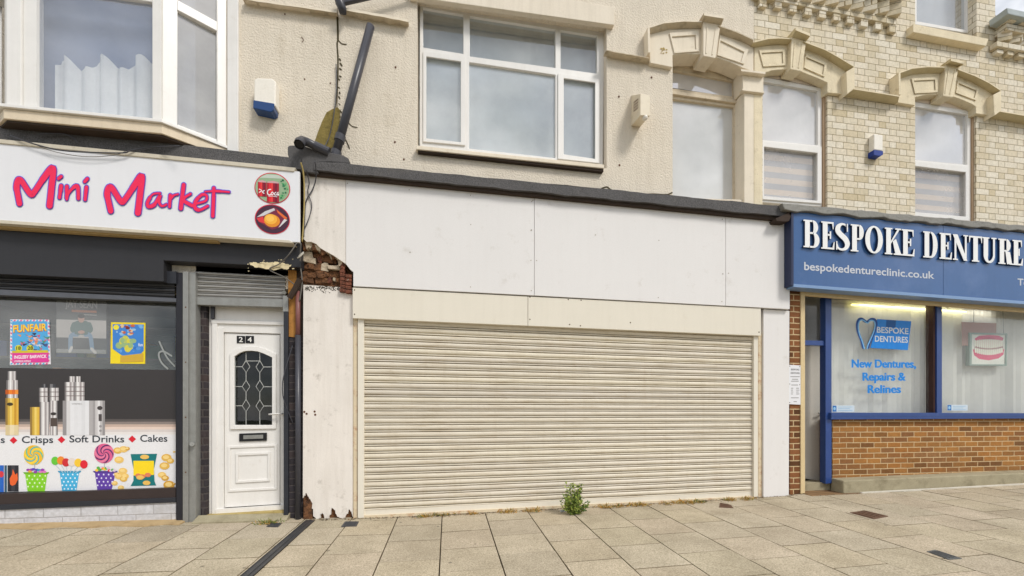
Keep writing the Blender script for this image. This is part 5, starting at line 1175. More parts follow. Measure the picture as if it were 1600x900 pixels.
def swirl(mb, cx_, cy_, r, cols, Y):
    n = 10; T_ = 16
    sheet(mb, ell(cx_, cy_, r, r, 30), Y, flat(cols[0]))
    for k in range(n):
        a0 = 2 * math.pi * k / n; pts1, pts2 = [], []
        for j in range(T_ + 1):
            t = j / T_; rr_ = r * .96 * t; a = a0 + 2.6 * t; pts1.append((cx_ + rr_ * math.cos(a), cy_ + rr_ * math.sin(a))); a2 = a + 2 * math.pi / n * .62; pts2.append((cx_ + rr_ * math.cos(a2), cy_ + rr_ * math.sin(a2)))
        for j in range(T_): sheet(mb, [pts1[j], pts1[j + 1], pts2[j + 1], pts2[j]] if j else [pts1[0], pts1[1], pts2[1]], Y - .0006, flat(cols[1 + k % (len(cols) - 1)]))
def cup(x0, x1, xb0, xb1, yt, yb, col, dot):
    mb = MB(); sheet(mb, [(x0, yt), (x1, yt), (xb1, yb), (xb0, yb)], Y, flat(col))
    sheet(mb, [(x0 - 3, yt - 1.2), (x1 + 3, yt - 1.2), (x1 + 1, yt + 1.6), (x0 - 1, yt + 1.6)], Y - .0006, flat(tuple(int(c_ * .85) for c_ in col)))
    for r_ in range(5):
        y = yt + 4.5 + r_ * 5.6; f_ = (y - yt) / (yb - yt); a_, b_ = lerp(x0, xb0, f_), lerp(x1, xb1, f_)
        for k in range(4):
            x = lerp(a_, b_, (k + (.25 if r_ % 2 else .7)) / 4)
            if y < yb - 2 and a_ + 1.5 < x < b_ - 1.5: sheet(mb, ell(x, y, 1.3, 1.4, 9), Y - .0008, flat(dot))
    return mb
rg = random.Random(4)
mb = cup(39, 74, 43, 70, 739, yb1(55), (134, 206, 42), (226, 246, 200)); swirl(mb, 52.5, 711, 15.5, [(240, 196, 50), (74, 180, 184), (250, 214, 70), (96, 190, 160), (244, 180, 46)], Y - .001); sheet(mb, rect(53.5, 726, 54.7, 738), Y - .0002, flat((180, 180, 178)))
for k in range(10): sheet(mb, ell(44 + k * 2.8, 736 + rg.uniform(-3, 2), 3.2, 2, 9), Y - .0011 - k * .00005, flat(rg.choice([(150, 60, 170), (60, 150, 190), (220, 120, 190), (230, 160, 50), (90, 70, 180)])))
mb.build('sweet_cup', wg, label='green spotted cup with a yellow swirl lollipop')
mb = cup(93, 124, 97, 119.5, 737, yb1(108), (72, 176, 220), (224, 244, 252))
for x, y, cc in ((86, 720, (104, 196, 60)), (95, 719.5, (236, 140, 50)), (103, 722.5, (206, 50, 56)), (112, 722, (226, 214, 206)), (122, 723, (244, 200, 60)), (131, 725.5, (222, 40, 56))):
    sheet(mb, ell(x, y, 6, 6.6, 16), Y - .001 - x * .000005, flat(cc)); ribbon(mb, [(x, y + 6), (lerp(x, 108, .55), 738)], .5, Y - .0005, flat((190, 208, 214)), smooth=False)
mb.build('sweet_cup', wg, label='blue spotted cup with round lollipops on sticks')
mb = cup(148, 181, 152, 174.5, 737, yb1(163), (98, 66, 164), (226, 216, 244)); swirl(mb, 162.5, 708.5, 15.5, [(226, 110, 150), (78, 44, 98), (232, 128, 160), (92, 54, 112), (222, 90, 140)], Y - .001); sheet(mb, rect(162.5, 723, 163.6, 736), Y - .0002, flat((180, 180, 178)))
for k in range(12): sheet(mb, ell(151 + k * 2.5, 734 + rg.uniform(-4, 2), 2.8, 2.1, 9), Y - .0011 - k * .00005, flat(rg.choice([(226, 60, 80), (244, 200, 60), (90, 170, 70), (240, 150, 60), (220, 200, 220)])))
mb.build('sweet_cup', wg, label='purple spotted cup with a pink swirl lollipop')
mb = MB()
sheet(mb, [(204, 709.5), (245.5, 709), (240.5, 733), (241.5, 752), (244, 758.5), (204, 759.5), (208.5, 751), (208.5, 733)], Y, flat((24, 118, 120)))
sheet(mb, [(208.5, 720), (240.5, 720), (240.5, 742), (208.5, 743)], Y - .0005, flat((246, 214, 36)))
for x, y, r_ in ((216, 743, 4.5), (222, 744.5, 5.5), (231, 742, 5)): sheet(mb, ell(x, y, r_, 3.4, 12), Y - .001 - x * .000004, flat((222, 130, 90)))
for x, y, r_ in ((219, 746, 6), (229, 754.5, 6), (226, 714, 7)): sheet(mb, ell(x, y, r_, 3.6, 14), Y - .0022 - x * .000004, flat((236, 190, 96)))
mb.build('crisp_packet', wg, label='teal and yellow crisp packet')
mb = MB()
for k, (x, y, r_) in enumerate(((184, 704, 7), (193, 702, 7), (186, 718.5, 7.5), (199, 701, 4), (192, 736, 7), (195, 744, 6.5), (186, 744, 7), (182, 741, 4.5), (193, 748.5, 6), (179, 755, 5), (189, 762, 5), (260, 715, 8), (266, 720, 6), (257, 728, 8), (253, 742, 6.5), (258, 747, 6), (272, 706, 5), (264, 757.5, 9), (272, 756, 6))):
    if x + r_ > 274: r_ = 274 - x
    mb = MB(); sheet(mb, ell(x, y, r_, r_ * .72, 14), Y - k * .00008, flat(rg.choice([(226, 180, 84), (236, 196, 110), (212, 160, 62)]))); sheet(mb, ell(x - .5, y - .6, r_ * .6, r_ * .4, 12), Y - .0018 - k * .00005, flat((244, 212, 136))); mb.build('crisp', wg)
mb = MB(); stripes(mb, -12, 6, 727, 769, [(30, 80, 160), (60, 140, 210), (40, 100, 190)], Y); stripes(mb, 7, 11, 727, 769, [(40, 70, 90), (90, 120, 140)], Y); stripes(mb, 12, 29, 727, 768, [(40, 40, 46), (62, 62, 68), (44, 44, 50)], Y)
sheet(mb, [(16, 757), (15, 748), (19, 741), (20, 733), (24, 742), (27, 739), (28, 749), (24, 757), (19, 759)], Y - .001, flat((232, 100, 46))); sheet(mb, ell(2, 741, 4, 5, 12), Y - .001, flat((214, 60, 70))); mb.build('drink_cans', wg, label='blue and black drink cans')
mb = MB(); text(mb, 's', (900, 900), (901, 901), 1, 1, m_txt) if False else None
# white script stroke at the right edge of the glass
mb = MB(); ribbon(mb, [(249, 534), (254, 545), (262, 560), (273, 572)], 1.3, GY - .001, flat((150, 154, 152))); ribbon(mb, [(268, 556), (255, 549), (248, 553), (252, 566), (262, 576)], 1.4, GY - .0015, flat((150, 154, 152)))
tag(mb.build('script_decal'), 'white looping script decal at the right edge of the mini market glass', 'decal')

# ---- posters
def poster(label, poly, Y, cat='poster'):
    o_ = thing('poster', label, cat, P(poly[3][0], poly[3][1], Y), 'posters in the mini market window'); return o_
po = poster('bright pink and blue funfair poster with yellow title, leftmost on the market glass', [(16, 500), (77, 499), (79, 569), (16, 570)], .03)
Y = .032; mb = MB(); MB().plate([(16, 499), (76.5, 499.5), (79, 569), (15.5, 570.5)], .036, .0395, flat((236, 232, 236))).build('paper', po)
Y = .034
sheet(mb, [(19, 502), (74, 502), (76, 566), (19, 567)], Y, flat((86, 170, 222)))
for k in range(12):
    a = 17 + k * 5; sheet(mb, [(a, 499.6), (a + 2.8, 499.6), (a + 1.8, 502), (a - 1, 502)], Y - .0002, flat((226, 90, 150) if k % 2 else (96, 180, 226))); sheet(mb, [(a, 567), (a + 2.8, 567), (a + 1.8, 569.5), (a - 1, 569.5)], Y - .0002, flat((226, 90, 150) if k % 2 else (96, 180, 226)))
for k in range(12):
    a = 503 + k * 5.3
    for x in (16.3, 75): sheet(mb, [(x, a), (x + 2.4, a + 1), (x + 2.4, a + 3.6), (x, a + 2.6)], Y - .0003, flat((230, 100, 150) if k % 2 else (96, 180, 226)))
rg = random.Random(6)
for k in range(60): 
    x, y = rg.uniform(22, 71), rg.uniform(520, 546); sheet(mb, [(x, y), (x + rg.uniform(2, 9), y + rg.uniform(-2, 3)), (x + rg.uniform(1, 6), y + rg.uniform(2, 5))], Y - .0004 - k * .00001, flat(rg.choice([(206, 96, 120), (80, 90, 140), (236, 200, 210), (90, 140, 110), (60, 60, 90), (226, 150, 90), (196, 206, 226)])))
sheet(mb, [(19, 549), (75, 547), (76, 566), (19, 567)], Y - .0012, flat((222, 62, 150)))
sheet(mb, [(19, 548), (75, 547), (75, 551), (19, 551.5)], Y - .0014, flat((206, 190, 50)))
for x in (29, 47): sheet(mb, ell(x, 544, 5.6, 5, 14), Y - .0016, flat((216, 214, 52)))
mb.build('print', po)
mb = MB(); text(mb, 'FUNFAIR', (20.5, 519.5), (73, 516.5), 11.5, Y - .0018, flat((196, 60, 60)), .05); text(mb, 'FUNFAIR', (20.5, 519), (73, 516), 11, Y - .0022, flat((250, 206, 60)), .03); mb.build('lettering', po)
for t_, a, b, h_, c_ in (('18', (25.5, 546.6), (32.5, 546.6), 5.4, (50, 44, 40)), ('28', (43.2, 546.4), (51.5, 546.4), 5.4, (50, 44, 40)), ('INGLEBY BARWICK', (22, 560.5), (73, 559), 5, (248, 240, 246)), ('LOWFIELDS AVENUE', (22, 565.8), (48, 565.4), 2.6, (248, 240, 246))):
    mb = MB(); text(mb, t_, a, b, h_, Y - .002, flat(c_), .025); mb.build('lettering', po)
po = poster('grey concert poster of a seated man in a green jacket, middle of the market glass', [(88, 470), (166, 475), (166, 555), (88, 552)], .06)
MB().plate([(88, 466), (166, 469), (166.5, 553), (88, 551.5)], .0525, .055, flat((84, 84, 84))).build('paper', po); Y = .0515
mb = MB(); sheet(mb, [(88, 499), (166, 501), (166, 529), (88, 527)], Y, flat((190, 182, 180))); sheet(mb, [(88, 528), (166, 530), (166, 552.5), (88, 551)], Y, flat((74, 74, 76)))
sheet(mb, [(88, 545), (166, 546.5), (166, 553), (88, 551)], Y - .0003, flat((150, 148, 146)))
sheet(mb, [(112, 484), (151, 485.5), (151, 489), (112, 487.5)], Y - .0003, flat((196, 124, 84))); sheet(mb, [(128, 491), (151, 492), (151, 493), (128, 492)], Y - .0003, flat((190, 184, 178)))
J, D, SK = flat((84, 110, 108)), flat((126, 152, 180)), flat((190, 146, 130))
Z = Y - .0006
sheet(mb, [(114, 504), (121, 501), (134, 501), (141, 505), (143, 518), (138, 523), (117, 523), (111, 518)], Z, J)
ribbon(mb, [(115, 506), (112.5, 516), (122, 521)], 2.6, Z - .0002, J); ribbon(mb, [(140, 506), (142.5, 516), (133, 521)], 2.6, Z - .0003, J)
ribbon(mb, [(120, 523), (111, 525), (110, 546)], 3.3, Z - .0004, D); ribbon(mb, [(134, 523), (141, 525), (144, 546)], 3.3, Z - .0005, D)
sheet(mb, ell(127, 498, 5, 6.2, 16), Z - .0006, SK); sheet(mb, ell(127, 494, 5.6, 3.6, 14), Z - .0008, flat((50, 44, 42))); sheet(mb, ell(127, 519, 5.5, 2.8, 12), Z - .0009, SK)
ribbon(mb, [(109, 549), (112, 543)], 2.2, Z - .001, flat((212, 206, 204))); ribbon(mb, [(143, 545), (149, 551)], 2.2, Z - .001, flat((212, 206, 204)))
mb.build('print', po)
mb = MB(); text(mb, 'JAY SEAN', (102, 479.5), (152, 482), 11, Y - .0012, flat((150, 146, 142)), .02); mb.build('lettering', po)
po = poster('yellow and blue party poster, rightmost of the posters on the market glass', [(173, 505), (227, 505), (227, 568), (173, 568)], .03)
MB().plate([(173.5, 503.5), (227, 504.5), (226.5, 568.5), (172.5, 568)], .036, .0395, flat((240, 214, 40))).build('paper', po); Y = .034
mb = MB(); sheet(mb, [(176, 506.5), (224.5, 507), (224.5, 548), (215, 558), (190, 555), (176, 545)], Y, flat((64, 130, 206)))
rg = random.Random(8)
for k in range(26): sheet(mb, ell(rg.uniform(179, 221), rg.uniform(509, 550), rg.uniform(1.5, 4.5), rg.uniform(1, 3), 10), Y - .0003 - k * .00001, flat(rg.choice([(120, 176, 226), (90, 150, 216), (50, 110, 190), (150, 190, 220)])))
for k in range(16): sheet(mb, ell(rg.uniform(186, 208), rg.uniform(527, 548), rg.uniform(3, 6), rg.uniform(3, 6), 14), Y - .0007 - k * .00001, flat(rg.choice([(196, 196, 84), (176, 190, 110), (214, 204, 70), (150, 180, 130)])))
for k in range(14): sheet(mb, ell(rg.uniform(189, 208), rg.uniform(508, 522), rg.uniform(1.5, 4), rg.uniform(1, 2.4), 9), Y - .001 - k * .00001, flat(rg.choice([(160, 60, 50), (226, 190, 150), (196, 100, 70), (120, 40, 44)])))
sheet(mb, ell(181.5, 511.5, 4.5, 4, 14), Y - .0012, flat((236, 220, 60))); sheet(mb, [(188, 556), (224, 552), (224, 565), (188, 566)], Y - .0008, flat((210, 170, 60)))
text(mb, 'fun', (216, 541), (223, 541), 5, Y - .0012, flat((226, 236, 246)), .02); mb.build('print', po)

# goods inside the market (seen dimly through the glass)
shf = thing('shelf_unit', 'dark shelf unit stacked with small packets inside the mini market', 'shelf', (-3.6, 1.2, .02))
MB().box(-5.6, -2.9, 1.5, 1.54, .05, 2.5, m_innerdark).build('back_panel', shf)
rg = random.Random(12)
for z in (.5, .95, 1.4, 1.85, 2.25): MB().box(-5.6, -2.9, 1.1, 1.5, z, z + .03, m_inner).build('shelf', shf)
mb = MB()
for z in (1.43, 1.88):
    x = -5.55
    while x < -2.95:
        w_ = rg.uniform(.08, .2); mb.box(x, x + w_ - .01, 1.14 + rg.uniform(0, .05), 1.4, z, z + rg.uniform(.15, .36), flat(rg.choice([(170, 60, 54), (196, 176, 70), (80, 120, 90), (210, 206, 200), (70, 90, 150), (200, 130, 60), (110, 110, 112)]))); x += w_
o_ = mb.build('packets', shf)

# ---- clinic window things
wb_ = thing('window_banner', 'bright blue flag shaped banner with a tooth outline in the clinic window', 'banner', P(1390, 546, .09))
Y = .094; mb = MB(); MB().plate([(1371, 498.5), (1424, 502), (1418.5, 547), (1360, 543.5), (1364, 530)], Y, Y + .004, M('bright blue film', S(24, 128, 214), .4, .1, 6, streak=.1)).build('film', wb_)
sheet(mb, [(1385, 499.8), (1400, 500.6), (1399, 512), (1384.5, 511)], Y - .0006, flat((16, 84, 150)))
text(mb, 'BESPOKE', (1370, 519.5), (1419.5, 522), 9, Y - .0012, flat((206, 212, 216)), .02); text(mb, 'DENTURES', (1367, 533.5), (1418.5, 535.5), 9, Y - .0012, flat((206, 212, 216)), .02); mb.build('lettering', wb_)
mb = MB(); tp = [(1349, 543), (1346, 532), (1341, 519), (1339.5, 507), (1342, 499.5), (1347, 498.5), (1354, 503), (1361, 499), (1366.5, 499.5), (1369, 505), (1367, 516), (1362, 528), (1357.5, 538), (1356.5, 543)]
ribbon(mb, tp, 2.1, Y - .001, flat((20, 70, 140))); ribbon(mb, [(x + (1.6 if x < 1355 else -1.6), y + 1.8) for x, y in tp], .9, Y - .002, flat((120, 180, 226)))
mb.build('tooth_outline', wb_)
wl = thing('window_lettering', 'bold blue lettering about dentures, repairs and relines on the clinic glass', 'lettering', P(1380, 615, .09))
mb = MB(); mB = M('bright blue vinyl', S(24, 132, 216), .35, .03, 8)
for t_, a, b in (('New Dentures,', (1331, 574), (1431, 574.5)), ('Repairs &', (1348, 594.5), (1415, 594.5)), ('Relines', (1356, 614), (1407.5, 613.8))): 
    mb = MB(); [text(mb, t_, (a[0] + d_, a[1]), (b[0] + d_, b[1]), 12.4, .098 - i_ * .0003, mB, .02) for i_, d_ in enumerate((-.45, 0, .45))]; mb.build('vinyl_letters', wl)
for x0_, x1_, y0_, y1_, lab in ((1300.5, 1335, 633.5, 643.5, 'small pale blue sticker in the corner of the lettered clinic pane'), (1480, 1512, 632.5, 641.5, 'small pale blue sticker in the corner of the clinic pane with the teeth picture')):
    o_ = thing('sticker', lab, 'sticker', P(x0_, y1_, .095), 'stickers on the clinic glass'); mb = MB(); sheet(mb, rect(x0_, y0_, x1_, y1_), .098, flat((206, 218, 224))); sheet(mb, rect(x0_ + .5, y0_ + .4, x0_ + 6.5, y1_ - .4), .0975, flat((40, 110, 180)))
    sheet(mb, ell(x0_ + 3.5, (y0_ + y1_) / 2, 2, 2.6, 10), .097, flat((150, 196, 226)))
    for k in range(3): sheet(mb, rect(x0_ + 9, y0_ + 2 + k * 2.6, x1_ - 3 - 4 * (k % 2), y0_ + 2.8 + k * 2.6), .0972, flat((150, 186, 210)))
    mb.build('print', o_)
tpic = thing('hanging_picture', 'framed picture of a pink and white set of dentures hung behind the clinic glass', 'picture', P(1542, 571, .14))
Y = .125; MB().plate([(1515, 519.5), (1574, 521), (1573, 571.5), (1515, 571)], Y, Y + .05, M('pale green acrylic edge', S(140, 160, 148), .25, .05, 8), [[(1518.5, 522), (1572, 523.4), (1571, 569.3), (1518.5, 569)]]).build('frame', tpic)
mb = MB(); sheet(mb, [(1518.5, 522), (1572, 523.4), (1571, 569.3), (1518.5, 569)], Y + .01, flat((232, 232, 222)))
gum, gum2, tooth = flat((222, 74, 116)), flat((190, 40, 88)), flat((244, 240, 224))
sheet(mb, [(1524, 533), (1545, 536), (1567, 533), (1568, 548), (1545, 553), (1522, 548)], Y + .0095, flat((168, 120, 116)))
sheet(mb, [(1523, 529), (1530, 524.5), (1545, 523.5), (1560, 524.5), (1568, 528), (1566, 536), (1556, 538), (1545, 539), (1532, 537.5), (1525, 535)], Y + .009, gum)
sheet(mb, [(1534, 529), (1545, 527), (1556, 529), (1550, 534), (1540, 534)], Y + .008, gum2)
sheet(mb, [(1520, 545), (1526, 549), (1545, 553), (1562, 550), (1569, 545), (1568, 554), (1560, 560), (1545, 563), (1530, 561), (1522, 555)], Y + .009, gum)
for k in range(14):
    t = (k + .5) / 14; x = lerp(1523, 1567, t); b_ = 1 - (2 * t - 1) ** 2; wd = 1.42
    sheet(mb, [(x - wd, 533 - 2.2 * b_), (x, 531.6 - 2.2 * b_), (x + wd, 533 - 2.2 * b_), (x + wd * .9, 540 + 3.4 * b_), (x, 541.6 + 3.4 * b_), (x - wd * .9, 540 + 3.4 * b_)], Y + .007 - k * .00005, tooth)
    sheet(mb, [(x - wd * .9, 543.6 + 3 * b_), (x, 542.6 + 3 * b_), (x + wd * .9, 543.6 + 3 * b_), (x + wd, 549.5 + 4.4 * b_), (x, 551 + 4.4 * b_), (x - wd, 549.5 + 4.4 * b_)], Y + .0065 - k * .00005, tooth)
mb.build('print', tpic)
for a, b in (((1522, 478), (1521, 520)), ((1567, 483), (1568, 521))): MB().tube([P(*a, Y + .02), P(*b, Y + .02)], .003, m_pipe, 6).build('hanging_wire', tpic)
pkp = MB(); sheet(pkp, [(1502, 503), (1557, 505), (1556, 540), (1503, 540)], .142, M('faded pink card', S(180, 140, 128), .8, .06, 5))
text(pkp, 'DAOЯ', (1512, 511), (1538, 511), 4, .14, flat((226, 214, 206))) if False else None
tag(pkp.build('faded_card'), 'faded pink card standing behind the teeth picture in the clinic window', 'card')
# vertical blinds
def vblind(px0, px1, lab, y=.24):
    x0_, x1_ = P(px0, 600, y).x, P(px1, 600, y).x; zb_ = P(1400, 648, y).z - .05; zt_ = P(1400, 492, y).z + .12
    o_ = thing('vertical_blind', lab, 'blind', ((x0_ + x1_) / 2, y, zb_)); mb = MB(); n = int((x1_ - x0_) / .078)
    rg = random.Random(int(px0))
    for k in range(n):
        x = lerp(x0_, x1_, k / n); a = math.radians(24 + rg.uniform(-12, 12)); dx, dy_ = .085 * math.cos(a), .085 * math.sin(a)
        mb.hexa([(x, y, zb_), (x + dx, y - dy_, zb_), (x + dx, y - dy_, zt_), (x, y, zt_)], [(x, y + .002, zb_), (x + dx, y - dy_ + .002, zb_), (x + dx, y - dy_ + .002, zt_), (x, y + .002, zt_)], m_blind)
    mb.build('slats', o_); MB().box(x0_, x1_, y - .03, y + .03, zt_ + .005, zt_ + .05, m_upvc).build('head_rail', o_)
vblind(1285, 1475, 'pale vertical blind behind the clinic pane with blue lettering')
vblind(1478, 1800, 'pale vertical blind behind the clinic pane with the hanging picture', .245)
# lit tube
stl = thing('strip_light', 'lit yellowish tube light along the top of the clinic window', 'light', P(1420, 481, .33))
mt = bpy.data.materials.new('lit tube'); mt.use_nodes = True; b_ = mt.node_tree.nodes['Principled BSDF']; b_.inputs['Base Color'].default_value = (.8, .8, .5, 1); b_.inputs['Emission Color'].default_value = (1, .88, .28, 1); b_.inputs['Emission Strength'].default_value = 2.2
MB().tube([P(1331, 476, .16), P(1509, 487.8, .16)], .013, mt, 10).build('tube', stl, smooth=True)
la = bpy.data.lights.new('tube_light', 'AREA'); la.shape = 'RECTANGLE'; la.size = 2.4; la.size_y = .05; la.energy = 1.3; la.color = (1, .95, .82); lo = bpy.data.objects.new('tube_light', la); C.objects.link(lo); lo.parent = stl; pw = P(1420, 480.5, .28); lo.location = Vector((pw.x + .2, .15, pw.z - .03)) - stl.location; lo.rotation_euler = (math.radians(38), 0, 0)
MB().box(P(1330, 475, .16).x, P(1510, 475, .16).x, .14, .18, P(1331, 474, .16).z + .06, P(1331, 474, .16).z + .10, m_upvc).build('batten', stl)
# notice plaque
nq = thing('notice_board', 'white opening hours notice screwed to the narrow brick pier of the clinic', 'notice', P(1242, 632, -.07))
MB().plate([(1232.8, 570), (1251, 571), (1251, 632.5), (1232.8, 631.5)], -.078, -.061, m_signwhite).build('board', nq, bevel=.002)
mb = MB(); mg = flat((120, 118, 116))
text(mb, 'BESPOKE', (1236, 578.5), (1249, 578.8), 2.6, -.079, mg, .02); mb.build('lettering', nq); mb = MB(); text(mb, 'DENTURES', (1235.5, 584), (1249.5, 584.3), 2.6, -.079, mg, .02)
for y, a, b in ((588, 1235, 1249.5), (592, 1237.5, 1247), (595, 1236, 1248), (601, 1236.5, 1247), (606, 1236, 1239.5), (606, 1244, 1248.5), (609, 1236, 1239), (609, 1244, 1249), (612, 1236, 1239.5), (612, 1244, 1248), (615, 1236, 1239), (615, 1244, 1249), (621, 1236, 1248), (627, 1240, 1245)):
    sheet(mb, rect(a, y, b, y + 1.1), -.079, flat((150, 148, 146)))
for x, y in ((1234, 572), (1249.5, 573), (1234, 600), (1249.5, 601), (1234, 629)): sheet(mb, ell(x, y, .7, .7, 8), -.0792, m_screw)
mb.build('lettering', nq)

# ---- things on the pavement
def cover(label, quad, m, name='drain_cover', bars=4, cat='drain cover'):
    g = [G(*p) for p in quad]; c0 = sum(g, Vector()) / 4; o_ = thing(name, label, cat, c0, 'small covers set in the pavement')
    up = Vector((0, 0, .006)); MB().hexa([p + up for p in g], [p - Vector((0, 0, .02)) for p in g], m).build('plate', o_)
    mb = MB()
    for k in range(bars):
        t = (k + .5) / bars; a = g[0].lerp(g[3], t); b = g[1].lerp(g[2], t); a, b = a.lerp(b, .12), a.lerp(b, .88); w_ = (g[3] - g[0]) * .11 / bars * 2; u2 = Vector((0, 0, .0105))
        mb.hexa([a + u2 - w_, b + u2 - w_, b + u2 + w_, a + u2 + w_], [a - w_ + up, b - w_ + up, b + w_ + up, a + w_ + up], m)
    mb.build('tread', o_)
m_iron = M('dark cast iron', S(84, 84, 88, .8), .55, .2, 20, .3, 80, .003, metal=.3); m_rustiron = M('rusty brown iron', S(112, 84, 66, .8), .75, .25, 30, .5, 80, .004); m_greyiron = M('worn grey steel cover', S(116, 118, 118, .8), .5, .2, 14, .3, 60, .003, metal=.3)
cover('small square black cover by the market doorstep', [(423, 817.5), (440, 818.5), (434, 824), (416, 823.5)], m_iron)
cover('small square black cover at the foot of the weathered pilaster', [(539, 815.5), (561, 815.5), (557, 823), (533, 823.5)], m_iron)
cover('oblong rusty brown cover in the slabs before the clinic', [(1350, 798), (1388, 807), (1366, 811.5), (1328, 801.5)], m_rustiron)
cover('worn grey rectangular cover nearest the kerb on the right', [(1461, 860), (1503, 873.5), (1482, 875), (1448, 862.5)], m_greyiron)
cover('rusty square cover right beside the shutter base', [(1125, 786), (1142, 790), (1146, 794), (1124, 793)], m_rustiron)
ch = thing('drain_channel', 'dark metal drain channel running across the pavement from the black pier', 'drain', G(480, 818))
m_chan = M('dark steel channel', S(92, 92, 94, .75), .45, .15, 10, .2, 60, .003, metal=.5, dirt=S(140, 128, 104, .7), damt=.4, dscale=9)
a0, a1, b1, b0 = G(474, 817), G(488, 817), G(397, 905), G(366, 905)
xL, xR = a0.x, a1.x; e = -5.9
def chan(x0_, x1_, h):
    mb = MB(); n = 14
    for k in range(n):
        y0_, y1_ = lerp(-.12, e, k / n), lerp(-.12, e, (k + 1) / n); mb.hexa([gpt(x0_, y0_, h), gpt(x1_, y0_, h), gpt(x1_, y1_, h), gpt(x0_, y1_, h)], [gpt(x0_, y0_, -.03), gpt(x1_, y0_, -.03), gpt(x1_, y1_, -.03), gpt(x0_, y1_, -.03)], m_chan)
    return mb
chan(xL, xR, .006).build('cover_strip', ch); chan(xL + (xR - xL) * .42, xL + (xR - xL) * .58, .0105).build('centre_rib', ch)
for f_ in (0, .94): chan(xL + (xR - xL) * f_, xL + (xR - xL) * (f_ + .06), .010).build('edge_rib', ch)

# ---- plants
m_leaf = [M('leaf green', (.19, .27, .05), .55, .2, 30), M('leaf yellow green', (.40, .46, .10), .55, .2, 30), M('leaf dark green', (.07, .13, .03), .55, .2, 30)]
m_stem = M('plant stem', (.16, .14, .06), .7, .1, 20)
base_p = G(897, 803); pb = thing('weed_plant', 'bushy green weed growing from the joint in front of the shutter', 'plant', base_p)
rg = random.Random(21); sm = MB(); lv = MB(); lv.open = True
def leaf(mbx, p, d, l_, w_, m):
    d = d.normalized(); s = d.cross(Vector((rg.uniform(-1, 1), rg.uniform(-1, 1), rg.uniform(-.2, 1)))).normalized(); n = d.cross(s)
    mid = p + d * l_ * .5 + n * l_ * .08
    mbx.face([p, mid + s * w_ * .5, p + d * l_, mid - s * w_ * .5], m)
for k in range(46):
    an = rg.uniform(0, 6.28); sp = rg.uniform(.02, .17); hgt = rg.uniform(.12, .30) * (1.25 if sp < .09 else .8)
    if k == 0: an, sp, hgt = 3.0, .10, .37
    if k == 1: an, sp, hgt = .2, .07, .35
    tip = base_p + Vector((math.cos(an) * sp, math.sin(an) * sp * .55 - .02, hgt)); st0 = base_p + Vector((rg.uniform(-.03, .03), rg.uniform(-.02, .02), 0))
    midp = st0.lerp(tip, .5) + Vector((math.cos(an) * sp * .25, 0, -.02)); pth = [Vector(p) for p in smoothpath([tuple(st0), tuple(midp), tuple(tip)], 5)]
    sm.tube(pth, [.0035] * (len(pth) - 3) + [.002, .0015, .001], m_stem, 5)
    for j in range(rg.randint(30, 46)):
        t = rg.uniform(.12, 1); p = pth[min(int(t * (len(pth) - 1)), len(pth) - 1)]
        leaf(lv, p + Vector((rg.gauss(0, .004),) * 3), Vector((rg.uniform(-1, 1), rg.uniform(-1, .6), rg.uniform(-.2, 1))), rg.uniform(.024, .05), rg.uniform(.011, .022), rg.choices(m_leaf, [4, 4, 2])[0])
sm.build('stems', pb); lv.build('leaves', pb)
m_dry = [M('dry straw', (.5, .32, .09), .8, .2, 30), M('dry orange moss', (.5, .26, .05), .85, .2, 30), M('dull green moss', (.16, .20, .05), .85, .2, 30), M('pale dead grass', (.5, .42, .22), .8, .2, 30)]
where = {650: 'left end of the shutter', 686: 'a patch with fresh green shoots', 738: 'below the left third of the shutter', 795: 'left of the bushy weed', 832: 'just left of the bushy weed', 945: 'just right of the bushy weed', 970: 'right of the bushy weed', 995: 'right half of the shutter base', 1058: 'right half of the shutter base beside a gap', 1078: 'right half of the shutter near green shoots', 1092: 'green shoot', 1140: 'above the rusty square cover', 1165: 'near the right guide rail'}
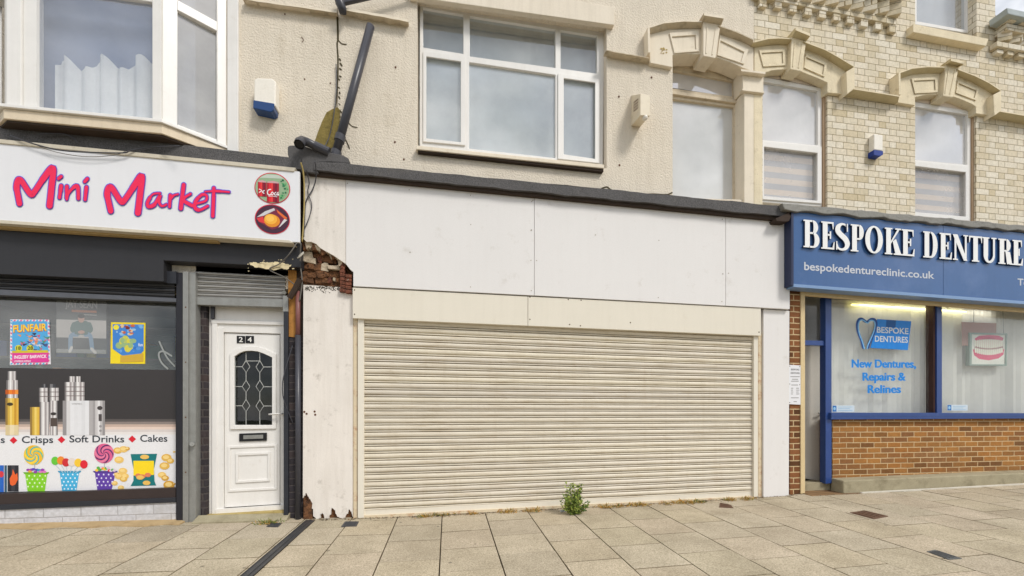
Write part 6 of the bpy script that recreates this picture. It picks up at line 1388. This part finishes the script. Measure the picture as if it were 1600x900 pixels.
labs = [(686, 803, 26, 90, .5, 'largest clump of straw and green shoots under the left part of the shutter'), (664, 806, 12, 30, .2, 'thin wisp of dry straw at the left end of the shutter base'), (738, 801, 9, 26, .1, 'tiny dry tuft under the left third of the shutter'), (795, 799, 14, 60, .1, 'orange dry tuft at the shutter base, second to the left of the bushy weed'),
        (832, 797, 14, 60, .1, 'orange dry tuft close on the left of the bushy weed'), (944, 791, 13, 60, .1, 'round orange dry tuft just right of the bushy weed'), (968, 790, 12, 36, .1, 'sparse dry tuft between two fuller tufts right of the bushy weed'), (995, 788, 17, 80, .15, 'wide ragged orange tuft under the middle of the shutter right half'),
        (1040, 786, 10, 30, .1, 'thin pale tuft of dead grass toward the right of the shutter base'), (1060, 784.5, 12, 60, .15, 'dense orange tuft beside the small green shoot'), (1078, 784, 9, 40, .2, 'orange tuft touching the small green shoot'), (1091, 783, 7, 36, 1, 'small fresh green shoot at the right of the shutter base'), (1140, 780, 14, 50, .2, 'dry tuft behind the rusty square cover'), (1165, 779, 14, 40, .2, 'low dry tuft near the right guide rail'), (420, 816, 20, 60, .9, 'low strip of green moss at the market doorstep')]
for px, py, wd, n, gr, lab in labs:
    g = G(px, py + 1.5); mb = MB(); mb.open = True; wm = wd / 130
    for k in range(n * 2):
        p = g + Vector((rg.gauss(0, wm * .45), rg.gauss(0, .028) - .01, 0)); p.z = gz(p.x, p.y)
        m = m_dry[2] if rg.random() < gr * .7 else rg.choice([m_dry[0], m_dry[1], m_dry[3], m_dry[0]])
        leaf(mb, p, Vector((rg.uniform(-1, 1), rg.uniform(-1, .4), rg.uniform(.15, 1))), rg.uniform(.022, .065), rg.uniform(.005, .014), m)
    o_ = mb.build('grass_tuft'); tag(o_, lab, 'weed', 'weeds along the foot of the fronts')
lt_ = thing('litter', 'crumpled blue and white wrapper beside the bushy weed', 'litter', G(879, 801)); mb = MB(); g = G(879, 801)
for k in range(7): mb.face([g + Vector((rg.uniform(-.05, .05), rg.uniform(-.03, .02), rg.uniform(.004, .03))) for _ in range(4)], flat((60, 120, 150)) if k % 3 else flat((226, 226, 222)))
mb.open = True; mb.build('wrapper', lt_)
# dirt gathered in the angle between fronts and slabs
mb = MB(); mb.open = True; m_grit = [M('grit', S(120, 104, 78, .7), .95, .2, 40), M('dark grit', S(74, 62, 48, .7), .95, .2, 40), M('pale grit', S(196, 184, 160, .7), .95, .2, 40)]
m_bits = m_grit + [M('dead leaf', S(150, 104, 56, .7), .9, .25, 40), M('old leaf', S(110, 78, 48, .7), .9, .25, 40)]
for k in range(1700):
    x = rg.uniform(-1.5, 4.5); y = -.075 - abs(rg.gauss(0, .035)); r_ = rg.uniform(.002, .008) * (2.2 if rg.random() < .12 else 1); z = gz(x, y) + .002
    c0 = Vector((x, y, z)); mb.face([c0 + Vector((r_ * math.cos(a) * rg.uniform(.6, 1.3), r_ * math.sin(a), rg.uniform(0, .006))) for a in (0, 1.6, 3.1, 4.6)], rg.choice(m_bits))
o_ = mb.build('grit', kind='stuff'); o_['label'] = 'loose grit gathered along the foot of the shutter'; o_['category'] = 'grit'
